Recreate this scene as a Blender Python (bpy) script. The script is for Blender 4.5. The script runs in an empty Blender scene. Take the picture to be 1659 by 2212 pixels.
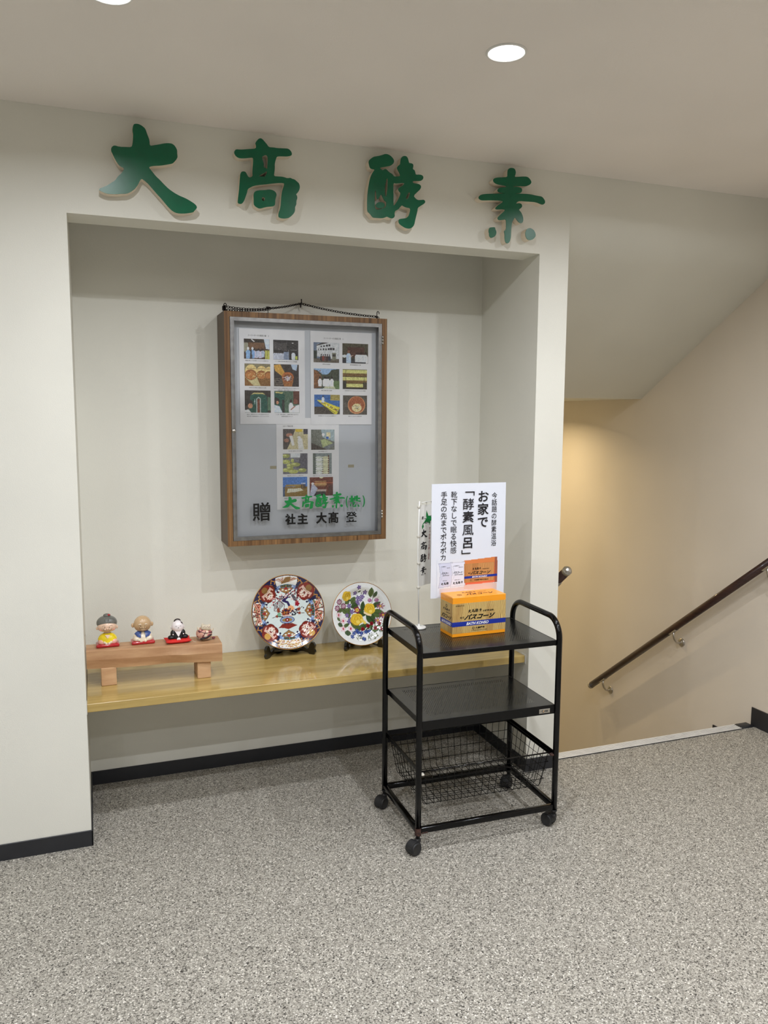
import bpy, bmesh, math, random
import numpy as np
from mathutils import Vector, Matrix, Quaternion
from mathutils.geometry import tessellate_polygon

random.seed(7)
RNG = np.random.default_rng(7)
C = bpy.context.scene.collection
PI = math.pi

# ------------------------------------------------------------------ camera
cam_data = bpy.data.cameras.new('camera')
cam = bpy.data.objects.new('camera', cam_data)
C.objects.link(cam)
RIGHT = Vector((0.93807874, -0.34638207, 0.00526704))
UP = Vector((0.03600743, 0.11261523, 0.99298604))
FWD = Vector((0.34454571, 0.93130944, -0.11811428))
cam.matrix_world = Matrix(((RIGHT.x, UP.x, -FWD.x, 0.04163), (RIGHT.y, UP.y, -FWD.y, -2.82937),
                           (RIGHT.z, UP.z, -FWD.z, 1.5), (0, 0, 0, 1)))
cam_data.sensor_fit = 'VERTICAL'
cam_data.sensor_height = 24.0
cam_data.lens = 1718.04 * 24.0 / 2212.0
cam_data.clip_start = 0.05
cam_data.clip_end = 60
bpy.context.scene.camera = cam

# ------------------------------------------------------------------ world and exposure
world = bpy.data.worlds.new('world')
bpy.context.scene.world = world
world.use_nodes = True
world.node_tree.nodes['Background'].inputs[0].default_value = (0.05, 0.05, 0.05, 1)
world.node_tree.nodes['Background'].inputs[1].default_value = 0.2
vs = bpy.context.scene.view_settings
vs.view_transform = 'Standard'
vs.look = 'None'
vs.gamma = 1.0
vs.exposure = 0.0
vs.use_curve_mapping = False
cy = bpy.context.scene.cycles
cy.max_bounces = 6
cy.diffuse_bounces = 4
cy.glossy_bounces = 3
cy.transparent_max_bounces = 16
cy.use_adaptive_sampling = True
cy.adaptive_threshold = 0.05
cy.adaptive_min_samples = 12
cy.sample_clamp_indirect = 8.0

# lamps of the room: recessed downlights, power in watts, beam spread in degrees
LAMP_POWER = 7.6
LAMP_SPREAD = 161
LAMP_COLOR = (0.975, 1.0, 1.055)
WARM_POWER = 6.2
WARM_COLOR = (1.0, 0.77, 0.44)

# ------------------------------------------------------------------ room measures (metres)
H = 2.464       # ceiling
T = 2.145       # underside of the header over the niche
D = 0.4886      # niche depth
HB = 0.1356     # header thickness
W = 1.7387      # niche width
W2 = 1.872      # outer side of the slim pier
W3 = 3.06       # wall behind the stairs
RX0, RY0 = -2.6, -4.6
# ------------------------------------------------------------------ materials
def lin(c):
    return tuple((x / 255 / 12.92) if x / 255 <= 0.04045 else ((x / 255 + 0.055) / 1.055) ** 2.4 for x in c)

class NT:
    """small helper around a node tree"""
    def __init__(self, name):
        self.m = bpy.data.materials.new(name)
        self.m.use_nodes = True
        self.t = self.m.node_tree
        self.b = self.t.nodes['Principled BSDF']
        self.out = self.t.nodes['Material Output']
    def n(self, typ, **kw):
        nd = self.t.nodes.new(typ)
        for k, v in kw.items():
            if k.startswith('i_'):
                nd.inputs[int(k[2:])].default_value = v
            else:
                setattr(nd, k, v)
        return nd
    def l(self, a, b):
        self.t.links.new(a, b)
    def math(self, op, a, b=None, c=None):
        nd = self.n('ShaderNodeMath', operation=op)
        for i, x in enumerate((a, b, c)):
            if x is None: continue
            if isinstance(x, (int, float)): nd.inputs[i].default_value = x
            else: self.l(x, nd.inputs[i])
        return nd.outputs[0]
    def coords(self, scale=(1, 1, 1), rot=(0, 0, 0), kind='Object'):
        tc = self.n('ShaderNodeTexCoord')
        mp = self.n('ShaderNodeMapping')
        mp.inputs['Scale'].default_value = scale
        mp.inputs['Rotation'].default_value = rot
        self.l(tc.outputs[kind], mp.inputs['Vector'])
        return mp.outputs[0]
    def noise(self, vec, scale, detail=3, rough=0.5):
        nd = self.n('ShaderNodeTexNoise')
        nd.inputs['Scale'].default_value = scale
        nd.inputs['Detail'].default_value = detail
        nd.inputs['Roughness'].default_value = rough
        self.l(vec, nd.inputs['Vector'])
        return nd.outputs['Fac']
    def ramp(self, fac, stops, interp='LINEAR'):
        nd = self.n('ShaderNodeValToRGB')
        nd.color_ramp.interpolation = interp
        el = nd.color_ramp.elements
        while len(el) < len(stops): el.new(0.5)
        for e, (p, c) in zip(el, stops):
            e.position = p
            e.color = (*lin(c), 1) if not isinstance(c, (int, float)) else (c, c, c, 1)
        self.l(fac, nd.inputs[0])
        return nd.outputs[0]
    def mix(self, fac, a, b, mode='MIX'):
        nd = self.n('ShaderNodeMixRGB', blend_type=mode)
        for i, x in enumerate((fac, a, b)):
            if isinstance(x, (int, float)): nd.inputs[i].default_value = x
            elif isinstance(x, tuple): nd.inputs[i].default_value = (*x, 1) if len(x) == 3 else x
            else: self.l(x, nd.inputs[i])
        return nd.outputs[0]
    def bump(self, h, strength, dist=0.001):
        nd = self.n('ShaderNodeBump')
        nd.inputs['Strength'].default_value = strength
        nd.inputs['Distance'].default_value = dist
        self.l(h, nd.inputs['Height'])
        self.l(nd.outputs[0], self.b.inputs['Normal'])
    def set(self, color=None, rough=None, metal=None, spec=None, coat=None, coat_rough=None):
        if color is not None: self.b.inputs['Base Color'].default_value = (*lin(color), 1)
        if rough is not None: self.b.inputs['Roughness'].default_value = rough
        if metal is not None: self.b.inputs['Metallic'].default_value = metal
        if spec is not None: self.b.inputs['Specular IOR Level'].default_value = spec
        if coat is not None: self.b.inputs['Coat Weight'].default_value = coat
        if coat_rough is not None: self.b.inputs['Coat Roughness'].default_value = coat_rough
        return self

def plain(name, color, rough=0.5, metal=0.0, spec=0.5, coat=0.0, var=0.0, vscale=20, bump=0.0, bscale=200):
    """a surface with slight procedural variation of tone and relief"""
    k = NT(name).set(color, rough, metal, spec, coat, 0.08)
    v = k.coords()
    if var:
        f = k.noise(v, vscale, 4)
        c0 = tuple(max(0, x * (1 - var)) for x in color)
        c1 = tuple(min(255, x * (1 + var)) for x in color)
        k.l(k.ramp(f, [(0.3, c0), (0.7, c1)]), k.b.inputs['Base Color'])
    if bump:
        k.bump(k.noise(v, bscale, 3), bump, 0.0006)
    return k.m

def make_wall(name, color):
    k = NT(name).set(color, 0.78, 0, 0.3)
    v = k.coords()
    f = k.noise(v, 2.3, 1, 0.6)
    c0 = tuple(x * 0.985 for x in color); c1 = tuple(min(255, x * 1.01) for x in color)
    k.l(k.ramp(f, [(0.3, c0), (0.7, c1)]), k.b.inputs['Base Color'])
    k.bump(k.noise(v, 300, 1, 0.7), 0.25, 0.0012)
    return k.m

M = {}
M['wall'] = make_wall('wall_paper', (229, 228, 218))
M['wall_hall'] = make_wall('hall_paper', (190, 186, 178))
M['wall_stair'] = make_wall('wall_paper_stair', (226, 217, 203))
M['ceiling'] = make_wall('ceiling_paper', (244, 238, 231))

def make_floor():
    k = NT('speckled_carpet').set((160, 150, 138), 0.6, 0, 0.35)
    v = k.coords()
    vo = k.n('ShaderNodeTexVoronoi', feature='F1')
    vo.inputs['Scale'].default_value = 300
    k.l(v, vo.inputs['Vector'])
    sep = k.n('ShaderNodeSeparateColor')
    k.l(vo.outputs['Color'], sep.inputs[0])
    f = 1.05
    stops = [(0.0, (52, 50, 46)), (0.05, (104, 101, 94)), (0.17, (134, 130, 121)), (0.40, (156, 152, 143)),
             (0.66, (170, 166, 156)), (0.86, (190, 186, 175)), (0.96, (220, 216, 207))]
    flecks = k.ramp(sep.outputs[0], [(p, tuple(x * f for x in c)) for p, c in stops], 'CONSTANT')
    tone = k.ramp(k.noise(v, 60, 3, 0.75), [(0.3, (232, 231, 229)), (0.7, (255, 255, 255))])
    k.l(k.mix(0.9, flecks, tone, 'MULTIPLY'), k.b.inputs['Base Color'])
    k.bump(sep.outputs[1], 0.4, 0.0015)
    return k.m
M['floor'] = make_floor()
M['base'] = plain('black_vinyl_skirting', (38, 39, 43), 0.45, var=0.05)

def make_wood(name, c_lo, c_hi, axis='x', streak=60, along=3.0, rough=0.4, bump=0.1, staves=None, coat=0.0, warp=0.6, dark=None):
    """long-grained wood, grain runs along the axis"""
    k = NT(name).set(c_lo, rough, 0, 0.4, coat, 0.07)
    sc = {'x': (along, streak, streak), 'z': (streak, streak, along), 'y': (streak, along, streak)}[axis]
    v = k.coords(sc)
    f = k.noise(v, 1.0, 6, 0.62)
    v2 = k.coords(tuple(s * 0.25 for s in sc))
    g = k.noise(v2, 1.0, 3, warp)
    fac = k.math('ADD', k.math('MULTIPLY', f, 0.6), k.math('MULTIPLY', g, 0.4))
    stops = [(0.32, c_lo), (0.66, c_hi)] if not dark else [(0.28, dark), (0.42, c_lo), (0.66, c_hi)]
    col = k.ramp(fac, stops)
    if staves:
        br = k.n('ShaderNodeTexBrick')
        br.inputs['Color1'].default_value = (1, 1, 1, 1)
        br.inputs['Color2'].default_value = (0.86, 0.86, 0.84, 1)
        br.inputs['Mortar'].default_value = (0.90, 0.88, 0.84, 1)
        br.inputs['Scale'].default_value = 1.0
        br.inputs['Mortar Size'].default_value = 0.0006
        br.inputs['Brick Width'].default_value = staves[0]
        br.inputs['Row Height'].default_value = staves[1]
        k.l(k.coords(), br.inputs['Vector'])
        col = k.mix(1.0, col, br.outputs[0], 'MULTIPLY')
    k.l(col, k.b.inputs['Base Color'])
    k.bump(fac, bump, 0.0006)
    return k.m
M['bench'] = make_wood('pale_laminated_wood', (170, 142, 78), (202, 175, 108), 'x', 45, 2.5, 0.26, 0.05, staves=(0.62, 0.052), coat=0.55)
M['beam'] = make_wood('reddish_beam_wood', (174, 132, 95), (206, 168, 128), 'x', 30, 3.0, 0.5, 0.12, dark=(146, 104, 72))
M['block'] = make_wood('block_wood', (188, 146, 108), (216, 180, 140), 'x', 50, 12, 0.6, 0.12)
M['case_side'] = make_wood('dull_side_veneer', (96, 84, 72), (112, 98, 84), 'z', 40, 2.0, 0.6, 0.03)
M['case_h'] = make_wood('zebra_veneer_upright_grain', (96, 68, 42), (146, 110, 70), 'z', 150, 2.0, 0.42, 0.05, dark=(58, 40, 24))
M['rail'] = make_wood('dark_rail_wood', (34, 18, 14), (62, 34, 26), 'y', 80, 3, 0.35, 0.05, coat=0.3)
M['steel'] = plain('brushed_steel', (196, 192, 184), 0.32, 1.0, var=0.06, vscale=60)
M['alu'] = plain('door_aluminium', (156, 156, 156), 0.3, 1.0, var=0.10, vscale=30)
M['nosing'] = plain('nosing_aluminium', (240, 239, 236), 0.4, 0.35, var=0.03)
M['groove'] = plain('nosing_groove', (60, 57, 54), 0.8)
M['iron'] = plain('dark_iron', (30, 24, 22), 0.5, 0.6)
M['black'] = plain('black_paint', (4, 4, 5), 0.26, 0.0, 0.3, coat=0.05, var=0.1)
M['black_frame'] = plain('black_enamel', (3, 3, 4), 0.14, 0.0, 0.3, coat=0.05)
M['lacquer'] = plain('black_lacquer', (9, 8, 8), 0.2, 0, 0.5, coat=0.5)
M['rubber'] = plain('caster_plastic', (34, 34, 35), 0.55, var=0.12)
M['rust'] = plain('rust', (58, 38, 31), 0.85, var=0.4, vscale=160, bump=0.5)
M['white'] = plain('white_plastic', (232, 232, 228), 0.4)
M['clip'] = plain('clip_plastic', (206, 202, 190), 0.5)
M['cloth'] = plain('banner_cloth', (234, 232, 226), 0.8)
M['paper'] = plain('poster_paper', (222, 226, 236), 0.7, spec=0.3)
M['sheet'] = plain('laminated_paper', (250, 251, 253), 0.35, coat=0.5, var=0.015)
M['panel'] = plain('lilac_grey_board', (210, 215, 220), 0.6, var=0.02, vscale=3)
M['green'] = plain('green_acrylic', (10, 100, 68), 0.3, spec=0.4, var=0.04)
M['green_small'] = plain('green_letter', (14, 124, 58), 0.35)
M['cream'] = plain('cream_board_edge', (234, 222, 202), 0.8, var=0.04, bump=0.2)
M['ink'] = plain('black_ink', (20, 19, 26), 0.5)
M['ink_soft'] = plain('caption_ink', (64, 62, 66), 0.6)
M['ink_red'] = plain('red_ink', (140, 44, 48), 0.6)
M['letter_black'] = plain('black_letter', (6, 6, 6), 0.3)
M['orange'] = plain('orange_card', (246, 158, 26), 0.38, coat=0.2, var=0.015)
M['blue'] = plain('blue_print', (16, 44, 150), 0.4, coat=0.2)
M['white_ink'] = plain('white_ink', (240, 240, 240), 0.5)
M['brown_print'] = plain('brown_print', (72, 40, 22), 0.45)
M['tape'] = plain('yellowed_tape', (176, 168, 140), 0.5)
M['red'] = plain('red_glaze', (176, 26, 34), 0.18, coat=0.6, var=0.05)
M['red_cloth'] = plain('red_cloth', (212, 34, 28), 0.75, bump=0.4, bscale=300)
M['skin'] = plain('pinkish_glaze', (232, 198, 172), 0.2, coat=0.6, var=0.03)
M['tan'] = plain('tan_glaze', (196, 164, 124), 0.2, coat=0.6, var=0.05)
M['cream_glaze'] = plain('cream_glaze', (236, 222, 198), 0.25, coat=0.5, var=0.04)
M['pink'] = plain('pink_glaze', (236, 178, 162), 0.25, coat=0.5, var=0.06)
M['yellow'] = plain('yellow_glaze', (240, 212, 30), 0.25, coat=0.5, var=0.08)
M['bluecollar'] = plain('blue_glaze', (62, 84, 142), 0.25, coat=0.5, var=0.2, vscale=80)
M['hair'] = plain('grey_hair_glaze', (104, 104, 98), 0.3, coat=0.5, var=0.08)
M['dark'] = plain('dark_paint', (42, 28, 24), 0.4)
M['kimono'] = plain('black_kimono', (20, 20, 22), 0.45)
M['china'] = plain('white_china_skin', (240, 232, 232), 0.25, coat=0.5)
M['rose'] = plain('rose_cheek', (232, 156, 140), 0.3, coat=0.4)
M['cat'] = plain('cat_face', (214, 200, 176), 0.5, var=0.05)
M['maroon'] = plain('maroon_paint', (116, 48, 60), 0.5)

def make_kimono_cloth():
    k = NT('patterned_pink_cloth').set((210, 160, 140), 0.6)
    v = k.coords()
    vo = k.n('ShaderNodeTexVoronoi', feature='F1')
    vo.inputs['Scale'].default_value = 130
    k.l(v, vo.inputs['Vector'])
    sep = k.n('ShaderNodeSeparateColor'); k.l(vo.outputs['Color'], sep.inputs[0])
    c = k.ramp(sep.outputs[0], [(0, (214, 160, 140)), (0.55, (222, 184, 164)), (0.75, (150, 72, 84)), (0.9, (236, 214, 190))], 'CONSTANT')
    k.l(c, k.b.inputs['Base Color'])
    return k.m
M['patterned'] = make_kimono_cloth()

def make_box_wood(name, tint=(1, 1, 1)):
    """printed wood grain on the product box: tan ground, dark wavering upright lines"""
    k = NT(name).set((190, 160, 96), 0.38, 0, 0.5, 0.2, 0.1)
    v = k.coords((1, 1, 1))
    dist = k.noise(k.coords((9, 9, 5)), 1.0, 3)
    sep = k.n('ShaderNodeSeparateXYZ'); k.l(v, sep.inputs[0])
    u = k.math('ADD', k.math('MULTIPLY', k.math('ADD', sep.outputs[0], sep.outputs[1]), 190.0), k.math('MULTIPLY', dist, 10.0))
    w = k.math('FRACT', u)
    lines = k.math('ABSOLUTE', k.math('SUBTRACT', w, 0.5))
    fine = k.noise(k.coords((900, 900, 60)), 1.0, 3)
    fac = k.math('ADD', k.math('MULTIPLY', lines, 1.5), k.math('MULTIPLY', fine, 0.45))
    t = lambda c: tuple(a * b for a, b in zip(c, tint))
    col = k.ramp(fac, [(0.16, t((118, 82, 46))), (0.32, t((166, 130, 76))), (0.55, t((200, 168, 100))), (0.8, t((214, 188, 122)))])
    band = k.ramp(k.noise(k.coords((16, 16, 2)), 1.0, 2), [(0.36, (196, 160, 130)), (0.5, (255, 255, 255))])
    k.l(k.mix(0.75, col, band, 'MULTIPLY'), k.b.inputs['Base Color'])
    return k.m
M['boxwood'] = make_box_wood('printed_wood_grain')
M['posterwood'] = make_box_wood('printed_wood_grain_reddish', (1.0, 0.84, 0.8))

def make_glass():
    m = bpy.data.materials.new('case_glass'); m.use_nodes = True
    t = m.node_tree; t.nodes.clear()
    out = t.nodes.new('ShaderNodeOutputMaterial'); mx = t.nodes.new('ShaderNodeMixShader')
    tr = t.nodes.new('ShaderNodeBsdfTransparent'); gl = t.nodes.new('ShaderNodeBsdfGlossy'); fr = t.nodes.new('ShaderNodeFresnel')
    tr.inputs[0].default_value = (1, 1, 1, 1); gl.inputs['Roughness'].default_value = 0.02
    fr.inputs[0].default_value = 1.5
    t.links.new(fr.outputs[0], mx.inputs[0]); t.links.new(tr.outputs[0], mx.inputs[1]); t.links.new(gl.outputs[0], mx.inputs[2])
    t.links.new(mx.outputs[0], out.inputs[0])
    return m
M['glass'] = make_glass()

def make_perforated():
    """black sheet metal with rows of small round holes in the middle field (object coordinates)"""
    k = NT('perforated_black_sheet').set((13, 13, 13), 0.25, 0, 0.42, 0.15, 0.1)
    tc = k.n('ShaderNodeTexCoord'); sep = k.n('ShaderNodeSeparateXYZ'); k.l(tc.outputs['Object'], sep.inputs[0])
    p = 0.0085
    def cell(off):
        a = k.math('SUBTRACT', k.math('FRACT', k.math('ADD', k.math('DIVIDE', sep.outputs[0], p), off)), 0.5)
        b = k.math('SUBTRACT', k.math('FRACT', k.math('ADD', k.math('DIVIDE', sep.outputs[1], p * 1.6), off)), 0.5)
        b = k.math('MULTIPLY', b, 1.6)
        return k.math('ADD', k.math('MULTIPLY', a, a), k.math('MULTIPLY', b, b))
    d = k.math('MINIMUM', cell(0.0), cell(0.5))
    hole = k.math('LESS_THAN', d, 0.062)
    inx = k.math('MULTIPLY', k.math('GREATER_THAN', sep.outputs[0], 0.045), k.math('LESS_THAN', sep.outputs[0], 0.465))
    iny = k.math('MULTIPLY', k.math('GREATER_THAN', sep.outputs[1], 0.04), k.math('LESS_THAN', sep.outputs[1], 0.31))
    hole = k.math('MULTIPLY', hole, k.math('MULTIPLY', inx, iny))
    mx = k.n('ShaderNodeMixShader'); tr = k.n('ShaderNodeBsdfTransparent')
    k.l(hole, mx.inputs[0]); k.l(k.b.outputs[0], mx.inputs[1]); k.l(tr.outputs[0], mx.inputs[2]); k.l(mx.outputs[0], k.out.inputs[0])
    return k.m
M['perforated'] = make_perforated()

def make_print(name, rough=0.3, coat=0.3):
    """colours come from the artwork stored on the mesh"""
    k = NT(name).set((200, 200, 200), rough, 0, 0.5, coat, 0.05)
    a = k.n('ShaderNodeAttribute', attribute_name='artwork')
    k.l(a.outputs['Color'], k.b.inputs['Base Color'])
    return k.m
M['poster_print'] = make_print('poster_print', 0.6, 0.0)
M['photo'] = make_print('photo_print', 0.35, 0.4)
M['porcelain'] = make_print('painted_porcelain', 0.12, 0.7)
M['gold'] = plain('gilt_rim', (190, 140, 70), 0.25, 0.8)
M['porcelain_white'] = plain('white_porcelain', (226, 230, 228), 0.15, coat=0.6)

def make_emit(name, color, strength):
    m = bpy.data.materials.new(name); m.use_nodes = True
    b = m.node_tree.nodes['Principled BSDF']
    b.inputs['Base Color'].default_value = (0.8, 0.8, 0.8, 1)
    b.inputs['Emission Color'].default_value = (*color, 1)
    b.inputs['Emission Strength'].default_value = strength
    return m
M['lamp'] = make_emit('lamp_diffuser', (1.0, 0.98, 0.95), 14.0)
M['lamp_warm'] = make_emit('warm_lamp_diffuser', (1.0, 0.75, 0.42), 6.0)

# ------------------------------------------------------------------ mesh building
class MB:
    def __init__(self):
        self.v = []; self.f = []; self.m = []; self.s = []
    def add(self, verts, faces, mat=0, smooth=False, mx=None):
        o = len(self.v)
        if mx is not None: verts = [tuple(mx @ Vector(p)) for p in verts]
        self.v.extend(tuple(p) for p in verts)
        for f in faces:
            self.f.append(tuple(i + o for i in f)); self.m.append(mat); self.s.append(smooth)
        return self
    def box(self, x0, x1, y0, y1, z0, z1, mat=0, mx=None):
        v = [(x, y, z) for z in (z0, z1) for y in (y0, y1) for x in (x0, x1)]
        f = [(0, 2, 3, 1), (4, 5, 7, 6), (0, 1, 5, 4), (2, 6, 7, 3), (0, 4, 6, 2), (1, 3, 7, 5)]
        return self.add(v, f, mat, False, mx)
    def rbox(self, x0, x1, y0, y1, z0, z1, r=0.003, seg=2, mat=0, mx=None, smooth=True):
        b = bmesh.new()
        bmesh.ops.create_cube(b, size=1.0)
        for q in b.verts:
            q.co = Vector(((x0 + x1) / 2 + q.co.x * (x1 - x0), (y0 + y1) / 2 + q.co.y * (y1 - y0), (z0 + z1) / 2 + q.co.z * (z1 - z0)))
        bmesh.ops.bevel(b, geom=b.edges[:], offset=r, segments=seg, affect='EDGES', profile=0.5)
        b.verts.index_update()
        self.add([tuple(q.co) for q in b.verts], [tuple(q.index for q in f.verts) for f in b.faces], mat, smooth, mx)
        b.free()
        return self
    def tube(self, path, r, n=10, closed=False, mat=0, mx=None, smooth=True, caps=True, flat=1.0):
        P = [Vector(p) for p in path]
        N = len(P)
        rr = r if isinstance(r, (list, tuple)) else [r] * N
        tan = []
        for i in range(N):
            a = P[(i - 1) % N] if (closed or i > 0) else P[i]
            b = P[(i + 1) % N] if (closed or i < N - 1) else P[i]
            tan.append((b - a).normalized())
        up = Vector((0, 0, 1)) if abs(tan[0].z) < 0.9 else Vector((1, 0, 0))
        nrm = (up - tan[0] * up.dot(tan[0])).normalized()
        vs_ = []
        for i in range(N):
            if i: nrm = (nrm - tan[i] * nrm.dot(tan[i])).normalized()
            bi = tan[i].cross(nrm)
            for k in range(n):
                a = 2 * PI * k / n
                vs_.append(P[i] + nrm * (math.cos(a) * rr[i] * flat) + bi * (math.sin(a) * rr[i]))
        fs = []
        for i in range(N if closed else N - 1):
            j = (i + 1) % N
            for k in range(n):
                fs.append((i * n + k, i * n + (k + 1) % n, j * n + (k + 1) % n, j * n + k))
        self.add(vs_, fs, mat, smooth, mx)
        if not closed and caps:
            self.add(vs_[:n], [tuple(range(n))], mat, False, mx)
            self.add(vs_[-n:], [tuple(range(n))], mat, False, mx)
        return self
    def lathe(self, prof, n=32, mat=0, mx=None, smooth=True, a0=0.0, a1=2 * PI, sx=1.0, sy=1.0):
        full = abs(a1 - a0 - 2 * PI) < 1e-6
        cols = n if full else n + 1
        vs_ = []
        for (r, z) in prof:
            for k in range(cols):
                a = a0 + (a1 - a0) * k / n
                vs_.append((math.cos(a) * r * sx, math.sin(a) * r * sy, z))
        fs = []
        for i in range(len(prof) - 1):
            for k in range(n):
                k2 = (k + 1) % cols if full else k + 1
                fs.append((i * cols + k, i * cols + k2, (i + 1) * cols + k2, (i + 1) * cols + k))
        return self.add(vs_, fs, mat, smooth, mx)
    def ball(self, c, r, nu=20, nv=12, mat=0, mx=None, fn=None):
        r = (r, r, r) if isinstance(r, (int, float)) else r
        vs_ = []
        for i in range(nv + 1):
            t = PI * i / nv
            for k in range(nu):
                a = 2 * PI * k / nu
                p = (math.sin(t) * math.cos(a), math.sin(t) * math.sin(a), math.cos(t))
                if fn: p = fn(*p)
                vs_.append((c[0] + p[0] * r[0], c[1] + p[1] * r[1], c[2] + p[2] * r[2]))
        fs = [(i * nu + k, i * nu + (k + 1) % nu, (i + 1) * nu + (k + 1) % nu, (i + 1) * nu + k) for i in range(nv) for k in range(nu)]
        return self.add(vs_, fs, mat, True, mx)
    def prism(self, loops, d0, d1, fn, mat=0, side=None, back=True):
        """loops[0] outer, the others holes, in (u, v); fn(u, v, d) gives the point; front cap at d1"""
        side = mat if side is None else side
        flat = [p for L in loops for p in L]
        tri = tessellate_polygon([[Vector((u, v, 0)) for u, v in L] for L in loops])
        self.add([fn(u, v, d1) for u, v in flat], [tuple(t) for t in tri], mat)
        if d0 is None: return self
        if back: self.add([fn(u, v, d0) for u, v in flat], [tuple(reversed(t)) for t in tri], side)
        for L in loops:
            n = len(L)
            self.add([fn(u, v, d0) for u, v in L] + [fn(u, v, d1) for u, v in L], [(i, (i + 1) % n, n + (i + 1) % n, n + i) for i in range(n)], side)
        return self
    def build(self, name, mats, parent=None, loc=None, fix=True, merge=True):
        me = bpy.data.meshes.new(name)
        me.from_pydata(self.v, [], self.f)
        for m in (mats if isinstance(mats, (list, tuple)) else [mats]):
            me.materials.append(M[m] if isinstance(m, str) else m)
        me.polygons.foreach_set('material_index', self.m)
        me.polygons.foreach_set('use_smooth', self.s)
        if fix:
            b = bmesh.new(); b.from_mesh(me)
            if merge: bmesh.ops.remove_doubles(b, verts=b.verts, dist=1e-6)
            bmesh.ops.recalc_face_normals(b, faces=b.faces)
            b.to_mesh(me); b.free()
        me.update()
        o = bpy.data.objects.new(name, me)
        C.objects.link(o)
        if parent is not None: o.parent = parent
        if loc is not None: o.location = loc
        return o

def thing(name, label, cat, loc=(0, 0, 0), rotz=0.0, group=None):
    o = bpy.data.objects.new(name, None); C.objects.link(o)
    o.empty_display_size = 0.05
    o.location = loc; o.rotation_euler = (0, 0, rotz)
    o['label'] = label; o['category'] = cat
    if group: o['group'] = group
    return o
def tag(o, label, cat, group=None):
    o['label'] = label; o['category'] = cat
    if group: o['group'] = group
    return o
def struct(o, label=None):
    o['kind'] = 'structure'
    if label: o['label'] = label
    return o

# ------------------------------------------------------------------ lettering
_tc = bpy.data.curves.new('type', 'FONT')
_to = bpy.data.objects.new('type', _tc)
C.objects.link(_to)
_cache = {}
def glyphs(s, offset=0.0, shear=0.0, spacing=1.0):
    key = (s, offset, shear, spacing)
    if key not in _cache:
        _tc.body = s; _tc.size = 1.0; _tc.offset = offset; _tc.shear = shear; _tc.space_character = spacing
        _tc.resolution_u = 3
        bpy.context.view_layer.update()
        me = bpy.data.meshes.new_from_object(_to.evaluated_get(bpy.context.evaluated_depsgraph_get()))
        _cache[key] = ([tuple(v.co[:2]) for v in me.vertices], [tuple(p.vertices) for p in me.polygons])
        bpy.data.meshes.remove(me)
    return _cache[key]
def bounds(vv):
    xs = [p[0] for p in vv]; ys = [p[1] for p in vv]
    return min(xs), max(xs), min(ys), max(ys)
def fit(mb, vv, ff, box, fn, mat=0, d=0.0, depth=0.0):
    a, b, c, e = bounds(vv)
    u0, u1, v0, v1 = box
    sx = (u1 - u0) / max(b - a, 1e-6); sy = (v1 - v0) / max(e - c, 1e-6)
    q = [(u0 + (x - a) * sx, v0 + (y - c) * sy) for x, y in vv]
    mb.add([fn(u, v, d + depth) for u, v in q], ff, mat)
    if depth > 0:
        cnt = {}
        for f in ff:
            for i in range(len(f)):
                x, y = f[i], f[(i + 1) % len(f)]
                k2 = (min(x, y), max(x, y)); cnt.setdefault(k2, []).append((x, y))
        n = len(q); rim = [e2[0] for e2 in cnt.values() if len(e2) == 1]
        mb.add([fn(u, v, d) for u, v in q] + [fn(u, v, d + depth) for u, v in q], [(x, y, n + y, n + x) for x, y in rim], mat)
def text(mb, s, box, fn, mat=0, d=0.0, offset=0.0, shear=0.0, depth=0.0, spacing=1.0):
    vv, ff = glyphs(s, offset, shear, spacing)
    if vv: fit(mb, vv, ff, box, fn, mat, d, depth)
def vtext(mb, s, box, fn, mat=0, d=0.0, offset=0.0, pitch=1.0):
    vv, ff = [], []
    for i, ch in enumerate(s):
        a, b = glyphs(ch, offset * (.3 if ch in '風題酵眠温靴感' else 1))
        o = len(vv)
        w = 0.0
        vv += [(x + w, y - i * pitch) for x, y in a]
        ff += [tuple(k + o for k in f) for f in b]
    fit(mb, vv, ff, box, fn, mat, d)

def chaikin(L):
    out = []
    n = len(L)
    for i in range(n):
        a, b = L[i], L[(i + 1) % n]
        out.append((a[0] * .75 + b[0] * .25, a[1] * .75 + b[1] * .25)); out.append((a[0] * .25 + b[0] * .75, a[1] * .25 + b[1] * .75))
    return out
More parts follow.
